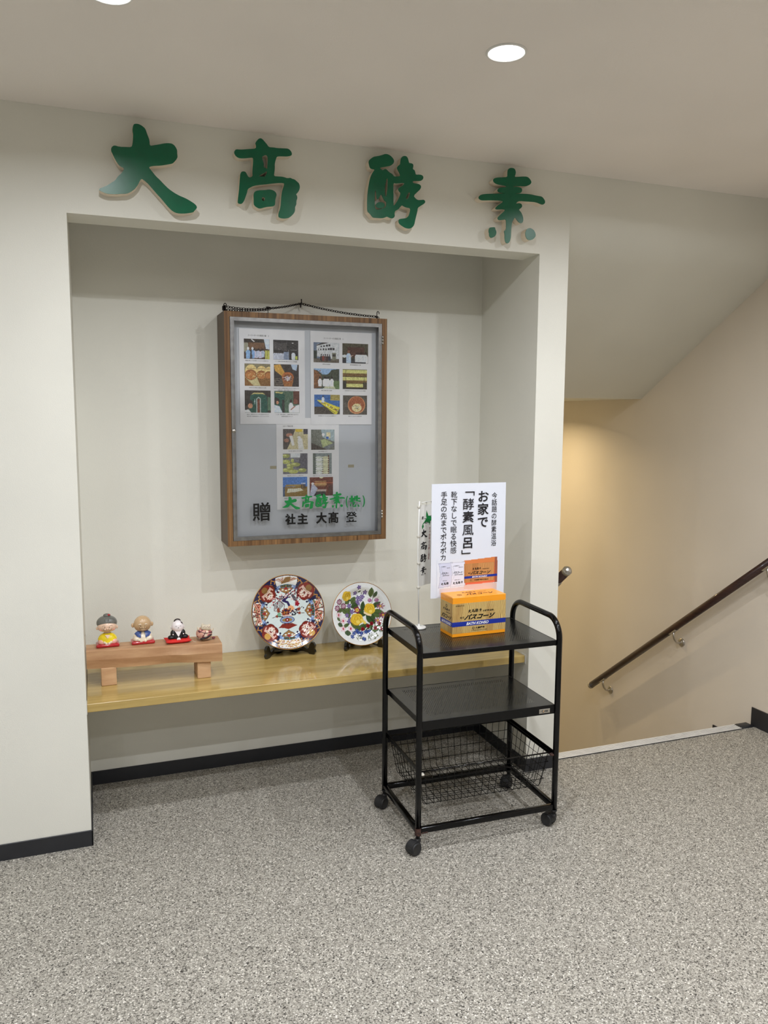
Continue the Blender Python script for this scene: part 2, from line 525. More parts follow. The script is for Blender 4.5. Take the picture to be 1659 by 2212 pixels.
# brush characters of the wall sign, outlines in tenths of a millimetre on the wall plane (x, z)
BRUSH = {"dai":[[[[2147,24311],[2259,24325],[2381,24280],[2479,24203],[2521,24074],[2563,23956],[2598,23860],[2600,23685],[2726,23722],[2921,23774],[3082,23827],[3255,23847],[3346,23824],[3414,23753],[3465,23656],[3462,23554],[3473,23441],[3439,23369],[3379,23294],[3308,23218],[3111,23162],[2926,23114],[2742,23087],[2616,23056],[2547,23017],[2646,22907],[2767,22761],[2891,22661],[3002,22547],[3160,22407],[3343,22294],[3527,22213],[3690,22166],[3853,22089],[3993,22010],[4057,21939],[4056,21876],[3976,21787],[3939,21737],[3773,21694],[3607,21665],[3420,21656],[3281,21701],[3145,21815],[3032,21943],[2921,22070],[2786,22205],[2653,22352],[2521,22498],[2410,22588],[2317,22646],[2263,22573],[2202,22443],[2108,22309],[1970,22193],[1834,22124],[1677,22108],[1543,22084],[1387,22069],[1233,22065],[1103,22108],[1006,22148],[1007,22199],[1108,22247],[1241,22312],[1377,22415],[1490,22493],[1548,22578],[1606,22655],[1697,22739],[1755,22823],[1791,22906],[1660,22958],[1585,23039],[1512,23165],[1450,23302],[1403,23408],[1413,23486],[1459,23547],[1526,23577],[1657,23548],[1857,23567],[2035,23581],[2065,23685],[2083,23821],[2096,23978],[2077,24087],[2088,24199],[2112,24269]]]],"taka":[[[[6067,24004],[6068,24113],[6041,24182],[6109,24280],[6167,24341],[6243,24363],[6310,24322],[6357,24273],[6433,24201],[6508,24101],[6643,24113],[6798,24107],[6934,24117],[7051,24127],[7158,24134],[7236,24103],[7295,24036],[7314,23965],[7284,23916],[7146,23873],[6990,23860],[6834,23843],[6775,23813],[6735,23698],[6705,23585],[6707,23439],[6692,23309],[6667,23178],[6807,23178],[6944,23189],[7042,23177],[7140,23154],[7248,23184],[7307,23153],[7396,23144],[7474,23087],[7553,23030],[7586,22922],[7561,22808],[7501,22709],[7441,22656],[7480,22604],[7490,22531],[7453,22425],[7452,22312],[7404,22224],[7407,22140],[7386,22045],[7306,21944],[7197,21850],[7068,21811],[6950,21804],[6852,21820],[6809,21863],[6824,21994],[6874,22110],[6905,22280],[6917,22466],[6934,22616],[6969,22767],[7029,22921],[7030,22977],[6962,22984],[6786,22961],[6591,22923],[6358,22872],[6146,22832],[5973,22787],[5858,22721],[5762,22656],[5741,22536],[5692,22404],[5632,22252],[5565,22164],[5489,22147],[5417,22177],[5425,22269],[5442,22398],[5468,22600],[5490,22802],[5506,22984],[5519,23112],[5553,23197],[5619,23222],[5695,23218],[5741,23154],[5778,23076],[5834,23040],[5940,23088],[5932,23229],[5944,23375],[5961,23540],[5967,23667],[5948,23705],[5834,23680],[5682,23648],[5531,23631],[5429,23652],[5355,23716],[5324,23793],[5348,23867],[5405,23910],[5536,23910],[5687,23937],[5838,23965]],[[6264,23755],[6332,23808],[6409,23844],[6466,23796],[6460,23631],[6448,23448],[6442,23383],[6365,23421],[6317,23434],[6328,23544],[6291,23649]],[[6150,23124],[6247,23189],[6363,23265],[6441,23319],[6421,23226],[6371,23129],[6246,23116]]],[[[6125,22656],[6356,22684],[6492,22724],[6627,22715],[6724,22660],[6762,22581],[6742,22505],[6711,22410],[6706,22280],[6680,22194],[6582,22167],[6427,22143],[6310,22105],[6174,22055],[6079,22083],[6002,22131],[5961,22192],[5967,22357],[5960,22521],[6009,22608]],[[6247,22435],[6343,22457],[6352,22375],[6313,22316],[6245,22338]]]],"ko":[[[[10347,24235],[10495,24271],[10623,24320],[10729,24368],[10857,24360],[10965,24305],[11051,24219],[11073,24144],[11031,24053],[10924,23974],[10753,23930],[10582,23889],[10519,23853],[10626,23788],[10700,23838],[10764,23851],[10839,23791],[10904,23741],[11012,23704],[11066,23623],[11185,23635],[11315,23668],[11282,23761],[11205,23869],[11179,23944],[11226,24016],[11307,24073],[11315,24190],[11342,24309],[11418,24371],[11526,24384],[11592,24337],[11625,24244],[11648,24153],[11746,24156],[11812,24129],[11820,24052],[11792,23961],[11869,23931],[11899,23846],[11915,23774],[12058,23799],[12169,23787],[12225,23724],[12193,23633],[12105,23575],[11950,23559],[11807,23544],[11802,23475],[11951,23471],[12073,23454],[12140,23392],[12097,23280],[11977,23170],[11835,23028],[11913,22948],[12002,22897],[12135,22910],[12245,22936],[12308,22877],[12280,22805],[12137,22713],[12005,22622],[11995,22503],[11952,22341],[11910,22179],[11878,22018],[11802,21913],[11703,21861],[11549,21862],[11395,21928],[11274,22006],[11251,22112],[11284,22164],[11414,22191],[11546,22216],[11644,22294],[11698,22436],[11718,22586],[11564,22591],[11455,22620],[11389,22659],[11324,22598],[11237,22492],[11118,22433],[11097,22343],[11113,22247],[11055,22173],[10958,22159],[10871,22186],[10806,22210],[10720,22163],[10613,22134],[10420,22127],[10260,22123],[10196,22204],[10121,22275],[10053,22317],[10046,22557],[10052,22827],[10077,23060],[10108,23254],[10149,23450],[10202,23589],[10275,23712],[10339,23791],[10222,23792],[10148,23823],[10116,23924],[10091,24054],[10179,24140],[10273,24208]],[[10787,23526],[10830,23540],[10825,23289],[10812,23094],[10780,22897],[10737,22912],[10715,23104],[10735,23318]],[[10341,23086],[10384,23052],[10417,22746],[10502,22832],[10576,22974],[10641,22845],[10706,22745],[10781,22732],[10772,22547],[10675,22490],[10547,22439],[10397,22406],[10355,22450],[10333,22584],[10332,22873]],[[11046,23408],[11144,23389],[11295,23414],[11469,23447],[11459,23391],[11340,23302],[11221,23222],[11254,23138],[11331,23087],[11299,22967],[11213,22803],[11127,22677],[11063,22594],[11051,22748],[11054,22943],[11044,23136]],[[11680,23150],[11702,23104],[11649,22961],[11594,22888],[11540,22892],[11550,22971],[11604,23074]]],[[[10724,22597],[10707,22547],[10658,22503],[10586,22475],[10507,22467],[10436,22482],[10387,22517],[10369,22564],[10386,22614],[10435,22658],[10506,22686],[10585,22694],[10657,22679],[10706,22644]]]],"so":[[[[15679,24087],[15676,24229],[15684,24352],[15754,24421],[15874,24444],[15983,24425],[16034,24329],[16025,24226],[15984,24123],[16148,24146],[16341,24177],[16536,24193],[16648,24127],[16730,24022],[16691,23935],[16571,23861],[16425,23822],[16206,23814],[15964,23786],[15965,23749],[16110,23774],[16256,23768],[16331,23703],[16321,23630],[16262,23563],[16117,23538],[15984,23525],[16214,23531],[16458,23551],[16703,23558],[16876,23540],[17049,23530],[17199,23524],[17288,23455],[17353,23367],[17344,23283],[17258,23223],[17158,23234],[16958,23288],[16711,23286],[16466,23273],[16246,23269],[16138,23232],[16067,23142],[16188,23185],[16298,23174],[16348,23107],[16326,23032],[16195,22938],[16282,22883],[16358,22776],[16411,22636],[16403,22510],[16319,22437],[16220,22474],[16133,22549],[16045,22649],[15986,22557],[15917,22437],[15897,22260],[15890,22073],[15884,21865],[15839,21716],[15744,21642],[15658,21681],[15619,21802],[15614,21988],[15580,22099],[15670,22158],[15670,22365],[15655,22539],[15516,22506],[15373,22473],[15300,22518],[15299,22579],[15392,22670],[15510,22772],[15627,22886],[15506,22895],[15363,22872],[15220,22859],[15183,22907],[15241,22973],[15382,23078],[15547,23186],[15355,23198],[15022,23177],[14739,23144],[14575,23134],[14475,23196],[14490,23278],[14594,23349],[14828,23392],[15111,23424],[15373,23455],[15659,23493],[15348,23483],[15263,23546],[15285,23620],[15367,23673],[15641,23716],[15640,23761],[15436,23767],[15221,23786],[15101,23845],[15069,23922],[15121,23989],[15286,24036],[15477,24056]]],[[[14951,22170],[15046,22192],[15200,22211],[15209,22140],[15259,22062],[15250,21938],[15173,21849],[15055,21799],[14995,21814],[14946,21893],[14956,21955],[14919,22034]]],[[[16570,22254],[16692,22310],[16816,22285],[16918,22210],[16971,22099],[16974,22015],[16878,21902],[16731,21844],[16606,21870],[16529,21979],[16512,22124]]]]}
def brush_char(key):
    """pieces > loops of (x, z) in metres"""
    return [[chaikin([(a / 1e4, b / 1e4) for a, b in L]) for L in pc] for pc in BRUSH[key]]
def brush_into(mb, keys, boxes, fn, mat=0, d=0.0, depth=0.0):
    for key, bx in zip(keys, boxes):
        P = [[[(a / 1e4, b / 1e4) for a, b in L] for L in pc] for pc in BRUSH[key]]
        a, b, c, e = bounds([p for pc in P for L in pc for p in L])
        sx = (bx[1] - bx[0]) / (b - a); sy = (bx[3] - bx[2]) / (e - c)
        for pc in P:
            loops = [[(bx[0] + (x - a) * sx, bx[2] + (y - c) * sy) for x, y in L] for L in pc]
            mb.prism(loops, d if depth else None, d + depth, fn, mat)
def brush_row(mb, box, fn, mat=0, d=0.0, depth=0.0, gap=0.12):
    w = (box[1] - box[0]) / 4
    bxs = [(box[0] + w * i + w * gap / 2, box[0] + w * (i + 1) - w * gap / 2, box[2], box[3]) for i in range(4)]
    brush_into(mb, ('dai', 'taka', 'ko', 'so'), bxs, fn, mat, d, depth)

# ------------------------------------------------------------------ the room
YE = 4.2
def sbox(name, boxes, mat, label=None):
    mb = MB()
    for b in boxes: mb.box(*b)
    return struct(mb.build(name, mat, merge=False), label)

sbox('floor', [(RX0, W3, RY0, -0.0, -0.15, 0.0), (0, W2, 0, D, -0.15, 0.0), (W2, W3, 0, 0.108, -0.15, 0.0)], 'floor')
sbox('ceiling', [(RX0, W3, RY0, 0, H, H + 0.12), (0, W, 0, D, H, H + 0.12)], 'ceiling')
sbox('wall_left_pier', [(RX0, 0, 0, D + 0.12, 0, H)], 'wall')
sbox('wall_niche_back', [(0, W, D, D + 0.12, 0, H)], 'wall')
sbox('wall_header', [(0, W, 0, HB, T, H)], 'wall')
sbox('wall_right_pier', [(W, W2, 0, YE, -2.2, H)], 'wall')
sbox('wall_stair', [(W3, W3 + 0.12, RY0, YE, -2.2, H)], 'wall_stair')
sbox('wall_left', [(RX0 - 0.12, RX0, RY0, 0, 0, H)], 'wall_hall')
sbox('wall_rear', [(RX0 - 0.12, W3 + 0.12, RY0 - 0.12, RY0, 0, H)], 'wall_hall')
sbox('wall_stair_end', [(W2, W3, YE, YE + 0.12, -2.2, 1.8)], 'wall')
# sloped underside of the upper flight, header and the lower ceiling beyond it
mb = MB()
curve = [(0, 2.335)] + [(0.16 * (k / 16) ** 2, 2.335 - 0.184 * k / 16) for k in range(1, 17)] + [(0.16 + (1.032 - 0.16) * k / 6, 2.151 + (1.6138 - 2.151) * k / 6) for k in range(1, 7)]
body = [(0.002, H + 0.12)] + [(y + 0.004, z + 0.006) for y, z in curve] + [(YE, 1.6198), (YE, H + 0.12)]
mb.prism([body], W2, W3, lambda y, z, d: (d, y, z))
def skin(pts):
    n = len(pts)
    mb.add([(x, y, z) for x in (W2, W3) for y, z in pts], [(i, i + 1, n + i + 1, n + i) for i in range(n - 1)], 0, True)
skin([(0, H), (0, 2.40)] + curve); skin([(1.032, 1.6138), (YE, 1.6138)])
struct(mb.build('ceiling_stair', 'wall', merge=False))
# skirting
BH = 0.058
def skirt(name, boxes):
    mb = MB()
    for b in boxes: mb.rbox(*b, r=0.0012, seg=1, smooth=False)
    return struct(mb.build(name, 'base'))
t = 0.005
skirt('baseboard_left', [(RX0, t, -t, 0, 0, BH), (0, t, -t, D, 0, BH)])
skirt('baseboard_niche', [(t, W - t, D - t, D, 0, BH)])
skirt('baseboard_right', [(W - t, W2 + t, -t, 0, 0, BH), (W - t, W, 0, D, 0, BH)])
skirt('baseboard_stair', [(W3 - 0.006, W3, RY0, 0.083, 0, 0.094)])
# stairs going down behind the nosing, with their stepped skirting on the wall
RISE, RUN, Y0S = 0.185, 0.25, 0.088
mb = MB(); sk = MB()
for i in range(1, 11):
    y = Y0S + (i - 1) * RUN
    mb.box(W2, W3, y, y + RUN + 0.02 if i < 10 else YE, -i * RISE - 0.06, -i * RISE)
    mb.box(W2, W3, y, y + 0.02, -i * RISE, -(i - 1) * RISE - (0.15 if i == 1 else 0.06))
    sk.box(W3 - 0.006, W3, y, y + RUN - 0.006 if i < 10 else YE, -i * RISE, -i * RISE + 0.094)
st = struct(mb.build('floor_stair_flight', 'floor', merge=False))
struct(sk.build('baseboard_stair_steps', 'base', merge=False))
# ribbed aluminium nosing
mb = MB()
mb.rbox(W2 + 0.004, 2.985, 0.056, 0.1125, 0.0, 0.0035, r=0.001, seg=1, mat=1, smooth=False)
mb.box(W2 + 0.004, 2.985, 0.108, 0.1125, -0.030, 0.003, mat=0)
for i in range(5):
    y = 0.0575 + i * 0.0112
    mb.rbox(W2 + 0.004, 2.975, y, y + 0.0066, 0.003, 0.0065, r=0.001, seg=1, smooth=False)
struct(mb.build('trim_stair_nosing', ['nosing', 'groove'], merge=False))
mb = MB()
mb.rbox(2.985, W3 - 0.006, 0.058, 0.112, 0.0, 0.006, r=0.002, seg=1)
struct(mb.build('trim_nosing_end', 'base'))
# thin caulk line where the paper meets the ceiling, and the lining of the niche mouth
mb = MB()
mb.box(RX0, W3, -0.0016, 0.0, H - 0.0022, H)
struct(mb.build('trim_ceiling_caulk', 'wall'))
# ------------------------------------------------------------------ ceiling lamps
def downlight(x, y, z, label, group=None, warm=False, power=None):
    t = thing('recessed_downlight', label, 'ceiling light', (x, y, z), 0, group)
    mb = MB().lathe([(0.0475, -0.001), (0.0485, -0.0035), (0.0525, -0.0035), (0.0545, -0.0015), (0.0545, 0.0), (0.0475, 0.0)], 40)
    mb.build('trim_ring', 'white', t)
    mb = MB().lathe([(0.0, -0.0022), (0.03, -0.0024), (0.0474, -0.0012)], 40)
    mb.build('diffuser', 'lamp_warm' if warm else 'lamp', t, fix=False)
    ld = bpy.data.lights.new('downlight_beam', 'AREA')
    ld.shape = 'DISK'; ld.size = 0.035
    ld.energy = power if power else (WARM_POWER if warm else LAMP_POWER)
    ld.color = WARM_COLOR if warm else LAMP_COLOR
    ld.spread = math.radians(150 if warm else LAMP_SPREAD)
    lo = bpy.data.objects.new('downlight_beam', ld); C.objects.link(lo)
    lo.parent = t; lo.location = (0, 0, -0.006)
    return t
downlight(1.118, -0.838, H, 'round white ceiling light glowing above the green sign, fully in view', 'ceiling downlights')
downlight(0.122, -0.78, H, 'round ceiling light cut by the top edge of the photo, over the large first character', 'ceiling downlights')
downlight(2.118, -0.83, H, 'round ceiling light just outside the right edge, over the stairs', 'ceiling downlights')
HALL = [(-0.88, -1.63, None), (0.12, -1.63, None), (1.12, -1.63, None),
        (2.12, -1.63, None), (0.12, -2.43, None), (1.12, -2.43, None),
        (-0.88, -3.3, None), (0.12, -3.3, None), (1.12, -3.3, None), (2.12, -2.43, None), (-0.88, -2.43, None)]  # rearmost three are unseen lamps added to brighten floor and ceiling
for (x, y, w) in HALL:
    downlight(x, y, H, 'round ceiling downlight of the hall, out of the picture; the rear row is added', 'downlights of the hall')
downlight(2.56, 1.74, 1.6138, 'warm ceiling light hidden behind the slim pier, lighting the lower stair wall', warm=True)
downlight(2.35, 3.1, 1.6138, 'added warm ceiling light further down the stairs, hidden from view, brightening the low wall', warm=True, power=14.0)  # unseen lamp added to raise the warm glow low on the stair wall

# ------------------------------------------------------------------ the four green characters
def sign_char(key, label):
    P = brush_char(key)
    pts = [p for pc in P for L in pc for p in L]
    a, b, c, e = bounds(pts); cx, cz = (a + b) / 2, (c + e) / 2
    t = thing('sign_character', label, 'sign', (cx, 0, cz), 0, 'green characters above the niche')
    bd, fc = MB(), MB()
    for pc in P:
        loops = [[(x - cx, z - cz) for x, z in L] for L in pc]
        bd.prism(loops, 0.0, 0.0335, lambda u, v, d: (u, -d, v))
        fc.prism(loops, 0.0335, 0.0360, lambda u, v, d: (u, -d, v))
    bd.build('board', 'cream', t); fc.build('face', 'green', t)
    return t
sign_char('dai', 'large green brush character of three strokes, first of the wall sign')
sign_char('taka', 'green brush character with a small boxed square below, second of the sign')
sign_char('ko', 'dense green brush character of two halves, third of the sign')
sign_char('so', 'green brush character with two loose dots at its foot, last of the sign')

# ------------------------------------------------------------------ bench board in the niche
bz = 0.5032; YF = 0.028
bt = thing('bench_board', 'long pale laminated wooden bench board fixed across the niche', 'shelf', (0, 0, 0))
mb = MB().rbox(0.0015, W - 0.0015, YF, D - 0.001, bz - 0.03, bz, r=0.0015, seg=1, smooth=False)
mb.build('board', 'bench', bt)
mb = MB()
for x0, x1 in ((0.0002, 0.0016), (W - 0.0016, W - 0.0002)):
    MB().box(x0, x1, YF - 0.006, YF + 0.03, bz - 0.034, bz + 0.004).build('sealant_strip', 'white', bt)

# ------------------------------------------------------------------ wooden display stand
ds = thing('display_stand', 'low reddish wooden beam on two short blocks standing on the bench', 'stand', (0.25, 0.24, bz))
def fz(u, k): return 0.0006 * math.sin(2 * u + k) + 0.0002 * math.sin(5 * u + 2 * k)
N = 26
mb = MB(); vv = []
for i in range(N + 1):
    u = i / N
    x = 0.003 + 0.487 * u
    yf = 0.2165 + (0.155 - 0.2165) * u + 2 * fz(u * 3, 0); yb = 0.309 + (0.288 - 0.309) * u + 2 * fz(u * 3, 1)
    zt = 0.640; zb = 0.5705 - 0.004 * (1 - abs(2 * u - 1)) * 0 + (0.0045 * math.exp(-((u - 0.62) / 0.10) ** 2)) - 0.001 * math.sin(7 * u)
    bulge = 0.006 * math.exp(-((u - 0.7) / 0.12) ** 2)
    ring = [(yf + 0.004, zb), (yf - 0.002 - bulge, (zb + zt) / 2), (yf + 0.003, zt - 0.004), (yf + 0.008, zt), (yb - 0.006, zt), (yb, zt - 0.008), (yb, zb)]
    if u > 0.96: ring = [(y + (0.012 if y > 0.23 else 0.0) * -1, z) for y, z in ring]
    vv += [(x, y, z) for y, z in ring]
n = 7
ff = [(i * n + k, i * n + (k + 1) % n, (i + 1) * n + (k + 1) % n, (i + 1) * n + k) for i in range(N) for k in range(n)]
ff += [tuple(range(n)), tuple(N * n + k for k in range(n))]
mx = Matrix.Translation((-0.25, -0.24, -bz))
mb.add(vv, ff[:-2], 0, False, mx); mb.add(vv[:n], [tuple(range(n))], 0, False, mx); mb.add(vv[-n:], [tuple(range(n))], 0, False, mx)
mb.build('beam', 'beam', ds)
for (xa, xb, ya, yb) in ((0.052, 0.1065, 0.2085, 0.300), (0.3985, 0.449, 0.178, 0.292)):
    mb = MB().rbox(xa, xb, ya, yb, bz + 0.0002, 0.5712, r=0.002, seg=1, smooth=False, mx=mx)
    mb.build('support_block', 'block', ds)

# ------------------------------------------------------------------ display case on the back wall
X0, X1, Z0, Z1, YC = 0.5454, 1.2147, 0.9853, 1.9043, 0.318
dc = thing('display_case', 'shallow wood-veneer wall case with a metal-framed glass door and lettering', 'display case', ((X0 + X1) / 2, D, Z0))
mxc = Matrix.Translation((-(X0 + X1) / 2, -D, -Z0))
fw = 0.0205
mb = MB()
mb.box(X0, X0 + fw, YC, D - 0.001, Z0, Z1, mx=mxc); mb.box(X1 - fw, X1, YC, D - 0.001, Z0, Z1, mx=mxc)
mb.box(X0 + fw, X1 - fw, YC, D - 0.001, Z1 - fw, Z1, mx=mxc); mb.box(X0 + fw, X1 - fw, YC, D - 0.001, Z0, Z0 + fw, mx=mxc)
mb.build('case_frame', 'case_h', dc, merge=False)
for xa in (X0 - 0.0008, X1):
    MB().box(xa, xa + 0.0008, YC + 0.0005, D - 0.001, Z0 - 0.0004, Z1 + 0.0004, mx=mxc).build('side_panel', 'case_side', dc)
yp = 0.3565
mb = MB().box(X0 + fw, X1 - fw, yp, D - 0.02, Z0 + fw, Z1 - fw, mx=mxc)
mb.build('back_panel', 'panel', dc)
# aluminium door frame: flat outer face with a raised inner lip
a0, a1, b0, b1 = 0.568, 1.1935, 1.0065, 1.8843
mb = MB()
def ring(mb, x0, x1, z0, z1, w, ya, yb, mx=None):
    mb.box(x0, x1, ya, yb, z0, z0 + w, mx=mx); mb.box(x0, x1, ya, yb, z1 - w, z1, mx=mx)
    mb.box(x0, x0 + w, ya, yb, z0 + w, z1 - w, mx=mx); mb.box(x1 - w, x1, ya, yb, z0 + w, z1 - w, mx=mx)
ring(mb, a0, a1, b0, b1, 0.0135, YC + 0.0015, YC + 0.018, mxc)
ring(mb, a0 + 0.0125, a1 - 0.0125, b0 + 0.0125, b1 - 0.0125, 0.003, YC - 0.001, YC + 0.012, mxc)
mb.build('door_frame', 'alu', dc, merge=False)
mb = MB().box(a0 + 0.0155, a1 - 0.0155, YC + 0.006, YC + 0.0095, b0 + 0.0155, b1 - 0.0155, mx=mxc)
mb.build('glass_pane', 'glass', dc)
lk = Matrix.Translation((0.5755 - (X0 + X1) / 2, YC + 0.001 - D, 1.4439 - Z0)) @ Matrix.Rotation(PI / 2, 4, 'X')
mb = MB().lathe([(0, 0.0045), (0.0058, 0.0045), (0.0066, 0.0035), (0.0068, 0), (0, 0)], 24, mx=lk)
mb.box(-0.0006, 0.0006, -0.003, 0.003, 0.0046, 0.0052, mat=1, mx=lk)
mb.build('lock', ['steel', 'iron'], dc, merge=False)
for z in (1.075, 1.80):
    mb = MB()
    for k in range(3):
        mb.tube([(a1 + 0.003 - (X0 + X1) / 2, YC - 0.001 - D, z - Z0 + k * 0.012), (a1 + 0.003 - (X0 + X1) / 2, YC - 0.001 - D, z - Z0 + k * 0.012 + 0.0108)], 0.0032, 10)
    mb.build('hinge', 'steel', dc)
fz_ = lambda u, v, d: (u - (X0 + X1) / 2, YC + 0.0062 - d - D, v - Z0)
for key, bx in zip(('dai', 'taka', 'ko', 'so'), ((0.7674, 0.8417, 1.1251, 1.1775), (0.8477, 0.8992, 1.1253, 1.184), (0.9065, 0.9622, 1.1254, 1.1855), (0.9671, 1.0331, 1.1229, 1.192))):
    mb = MB(); brush_into(mb, (key,), (bx,), fz_, 0, 0.0, 0.0035); mb.build('green_character', 'green_small', dc, merge=False)
for ch, bx, of in (('(', (1.0375, 1.0465, 1.125, 1.1735), .02), ('株', (1.0515, 1.1045, 1.1265, 1.1745), .035), (')', (1.1115, 1.1215, 1.125, 1.1735), .02)):
    mb = MB(); text(mb, ch, bx, fz_, 0, 0.0, of, 0, 0.0035); mb.build('green_character', 'green_small', dc, merge=False)
for ch, bx in (('贈', (0.646, 0.7171, 1.0829, 1.1582)), ('社', (0.7789, 0.8216, 1.0629, 1.108)), ('主', (0.8302, 0.8735, 1.063, 1.1075)),
               ('大', (0.9084, 0.9549, 1.0619, 1.1092)), ('髙', (0.9621, 1.0045, 1.0622, 1.1095)), ('登', (1.0378, 1.0858, 1.0635, 1.1067))):
    mb = MB(); text(mb, ch, bx, fz_, 0, 0.0, {'贈': 0.010, '登': 0.012, '髙': 0.022}.get(ch, 0.036), 0, 0.004); mb.build('black_character', 'letter_black', dc, merge=False)
for x, z in ((0.7265, 1.290), (1.0580, 1.290)):
    MB().box(x, x + 0.026, yp - 0.0006, yp, z, z + 0.012, mx=mxc).build('tape_piece', 'tape', dc)
# hooks screwed into the top of the case
def hook(x, h, open_to=1):
    mb = MB()
    p = [(x, YC + 0.012, Z1 - 0.002), (x, YC + 0.012, Z1 + h * 0.45)]
    r = 0.0048
    for k in range(11):
        a = PI - k * PI * 1.15 / 10
        p.append((x + (r + r * math.cos(a)) * open_to, YC + 0.012, Z1 + h * 0.72 + r * math.sin(a) * 1.5))
    mb.tube(p, 0.0017, 8, mx=mxc)
    mb.lathe([(0.0, 0.0022), (0.0035, 0.0022), (0.004, 0)], 12, mx=mxc @ Matrix.Translation((x, YC + 0.012, Z1)))
    return mb.build('screw_hook', 'iron', dc, merge=False)
hook(0.5475, 0.031); hook(1.1745, 0.031)
mb = MB()
e = [(0.7197 + 0.0045 * math.sin(a), YC + 0.012, Z1 + 0.0205 + 0.0045 * -math.cos(a)) for a in [k * PI * 2 / 12 for k in range(12)]]
mb.tube(e, 0.0014, 8, closed=True, mx=mxc)
mb.tube([(0.7197, YC + 0.012, Z1 - 0.002), (0.7197, YC + 0.012, Z1 + 0.0165)], 0.0014, 8, mx=mxc)
mb.build('screw_eye', 'iron', dc, merge=False)
# chains
def chain(mb, a, b, sag, pitch=0.0098, wire=0.00135):
    a, b = Vector(a), Vector(b)
    L = (b - a).length; n = max(2, int(round(L / pitch)))
    pts = [a.lerp(b, i / n) - Vector((0, 0, sag * 4 * (i / n) * (1 - i / n))) for i in range(n + 1)]
    for i in range(n):
        c = (pts[i] + pts[i + 1]) / 2; tdir = (pts[i + 1] - pts[i]).normalized()
        side = tdir.cross(Vector((0, 0, 1))).normalized(); upv = side.cross(tdir)
        s1 = upv if i % 2 else (side * 0.75 + upv * 0.66).normalized()
        hl, hw = pitch * 0.66, pitch * 0.36
        loop = []
        for k in range(10):
            an = 2 * PI * k / 10
            loop.append(c + tdir * (hl * math.cos(an)) + s1 * (hw * math.sin(an)))
        mb.tube(loop, wire, 5, closed=True)
yc = YC + 0.012
nail = (0.8875, 0.466, 1.9685)
mb = MB()
chain(mb, (0.549, yc, 1.9225), (0.7197, yc, 1.922), 0.006)
chain(mb, (0.549, yc, 1.910), (0.7197, yc, 1.918), 0.004)
chain(mb, (0.7197, yc, 1.9225), nail, 0.003)
chain(mb, nail, (1.1765, yc, 1.9125), 0.008)
for i in range(5): chain(mb, (0.5475 - 0.004, yc - 0.004, 1.909 + 0.003 * i), (0.553, yc + 0.004, 1.911 + 0.003 * i), 0.0)
chain(mb, (0.712, yc - 0.003, 1.921), (0.727, yc, 1.926), 0.0); chain(mb, (0.714, yc - 0.003, 1.926), (0.725, yc, 1.919), 0.0)
chain(mb, (1.170, yc - 0.003, 1.911), (1.182, yc, 1.908), 0.0)
tag(mb.build('hanging_chain', 'iron', merge=False), 'dark iron chain looped over a wall nail to hold the wall case', 'chain')
mb = MB()
mb.tube([(0.8875, D + 0.002, 1.968), (0.8875, 0.462, 1.968), (0.8875, 0.456, 1.972), (0.8875, 0.456, 1.985)], 0.002, 8)
mb.tube([(0.8875, 0.470, 1.968), (0.8875, 0.470, 1.952)], 0.003, 6)
tag(mb.build('wall_nail', 'iron', merge=False), 'bent dark nail in the niche wall carrying the chain', 'nail')
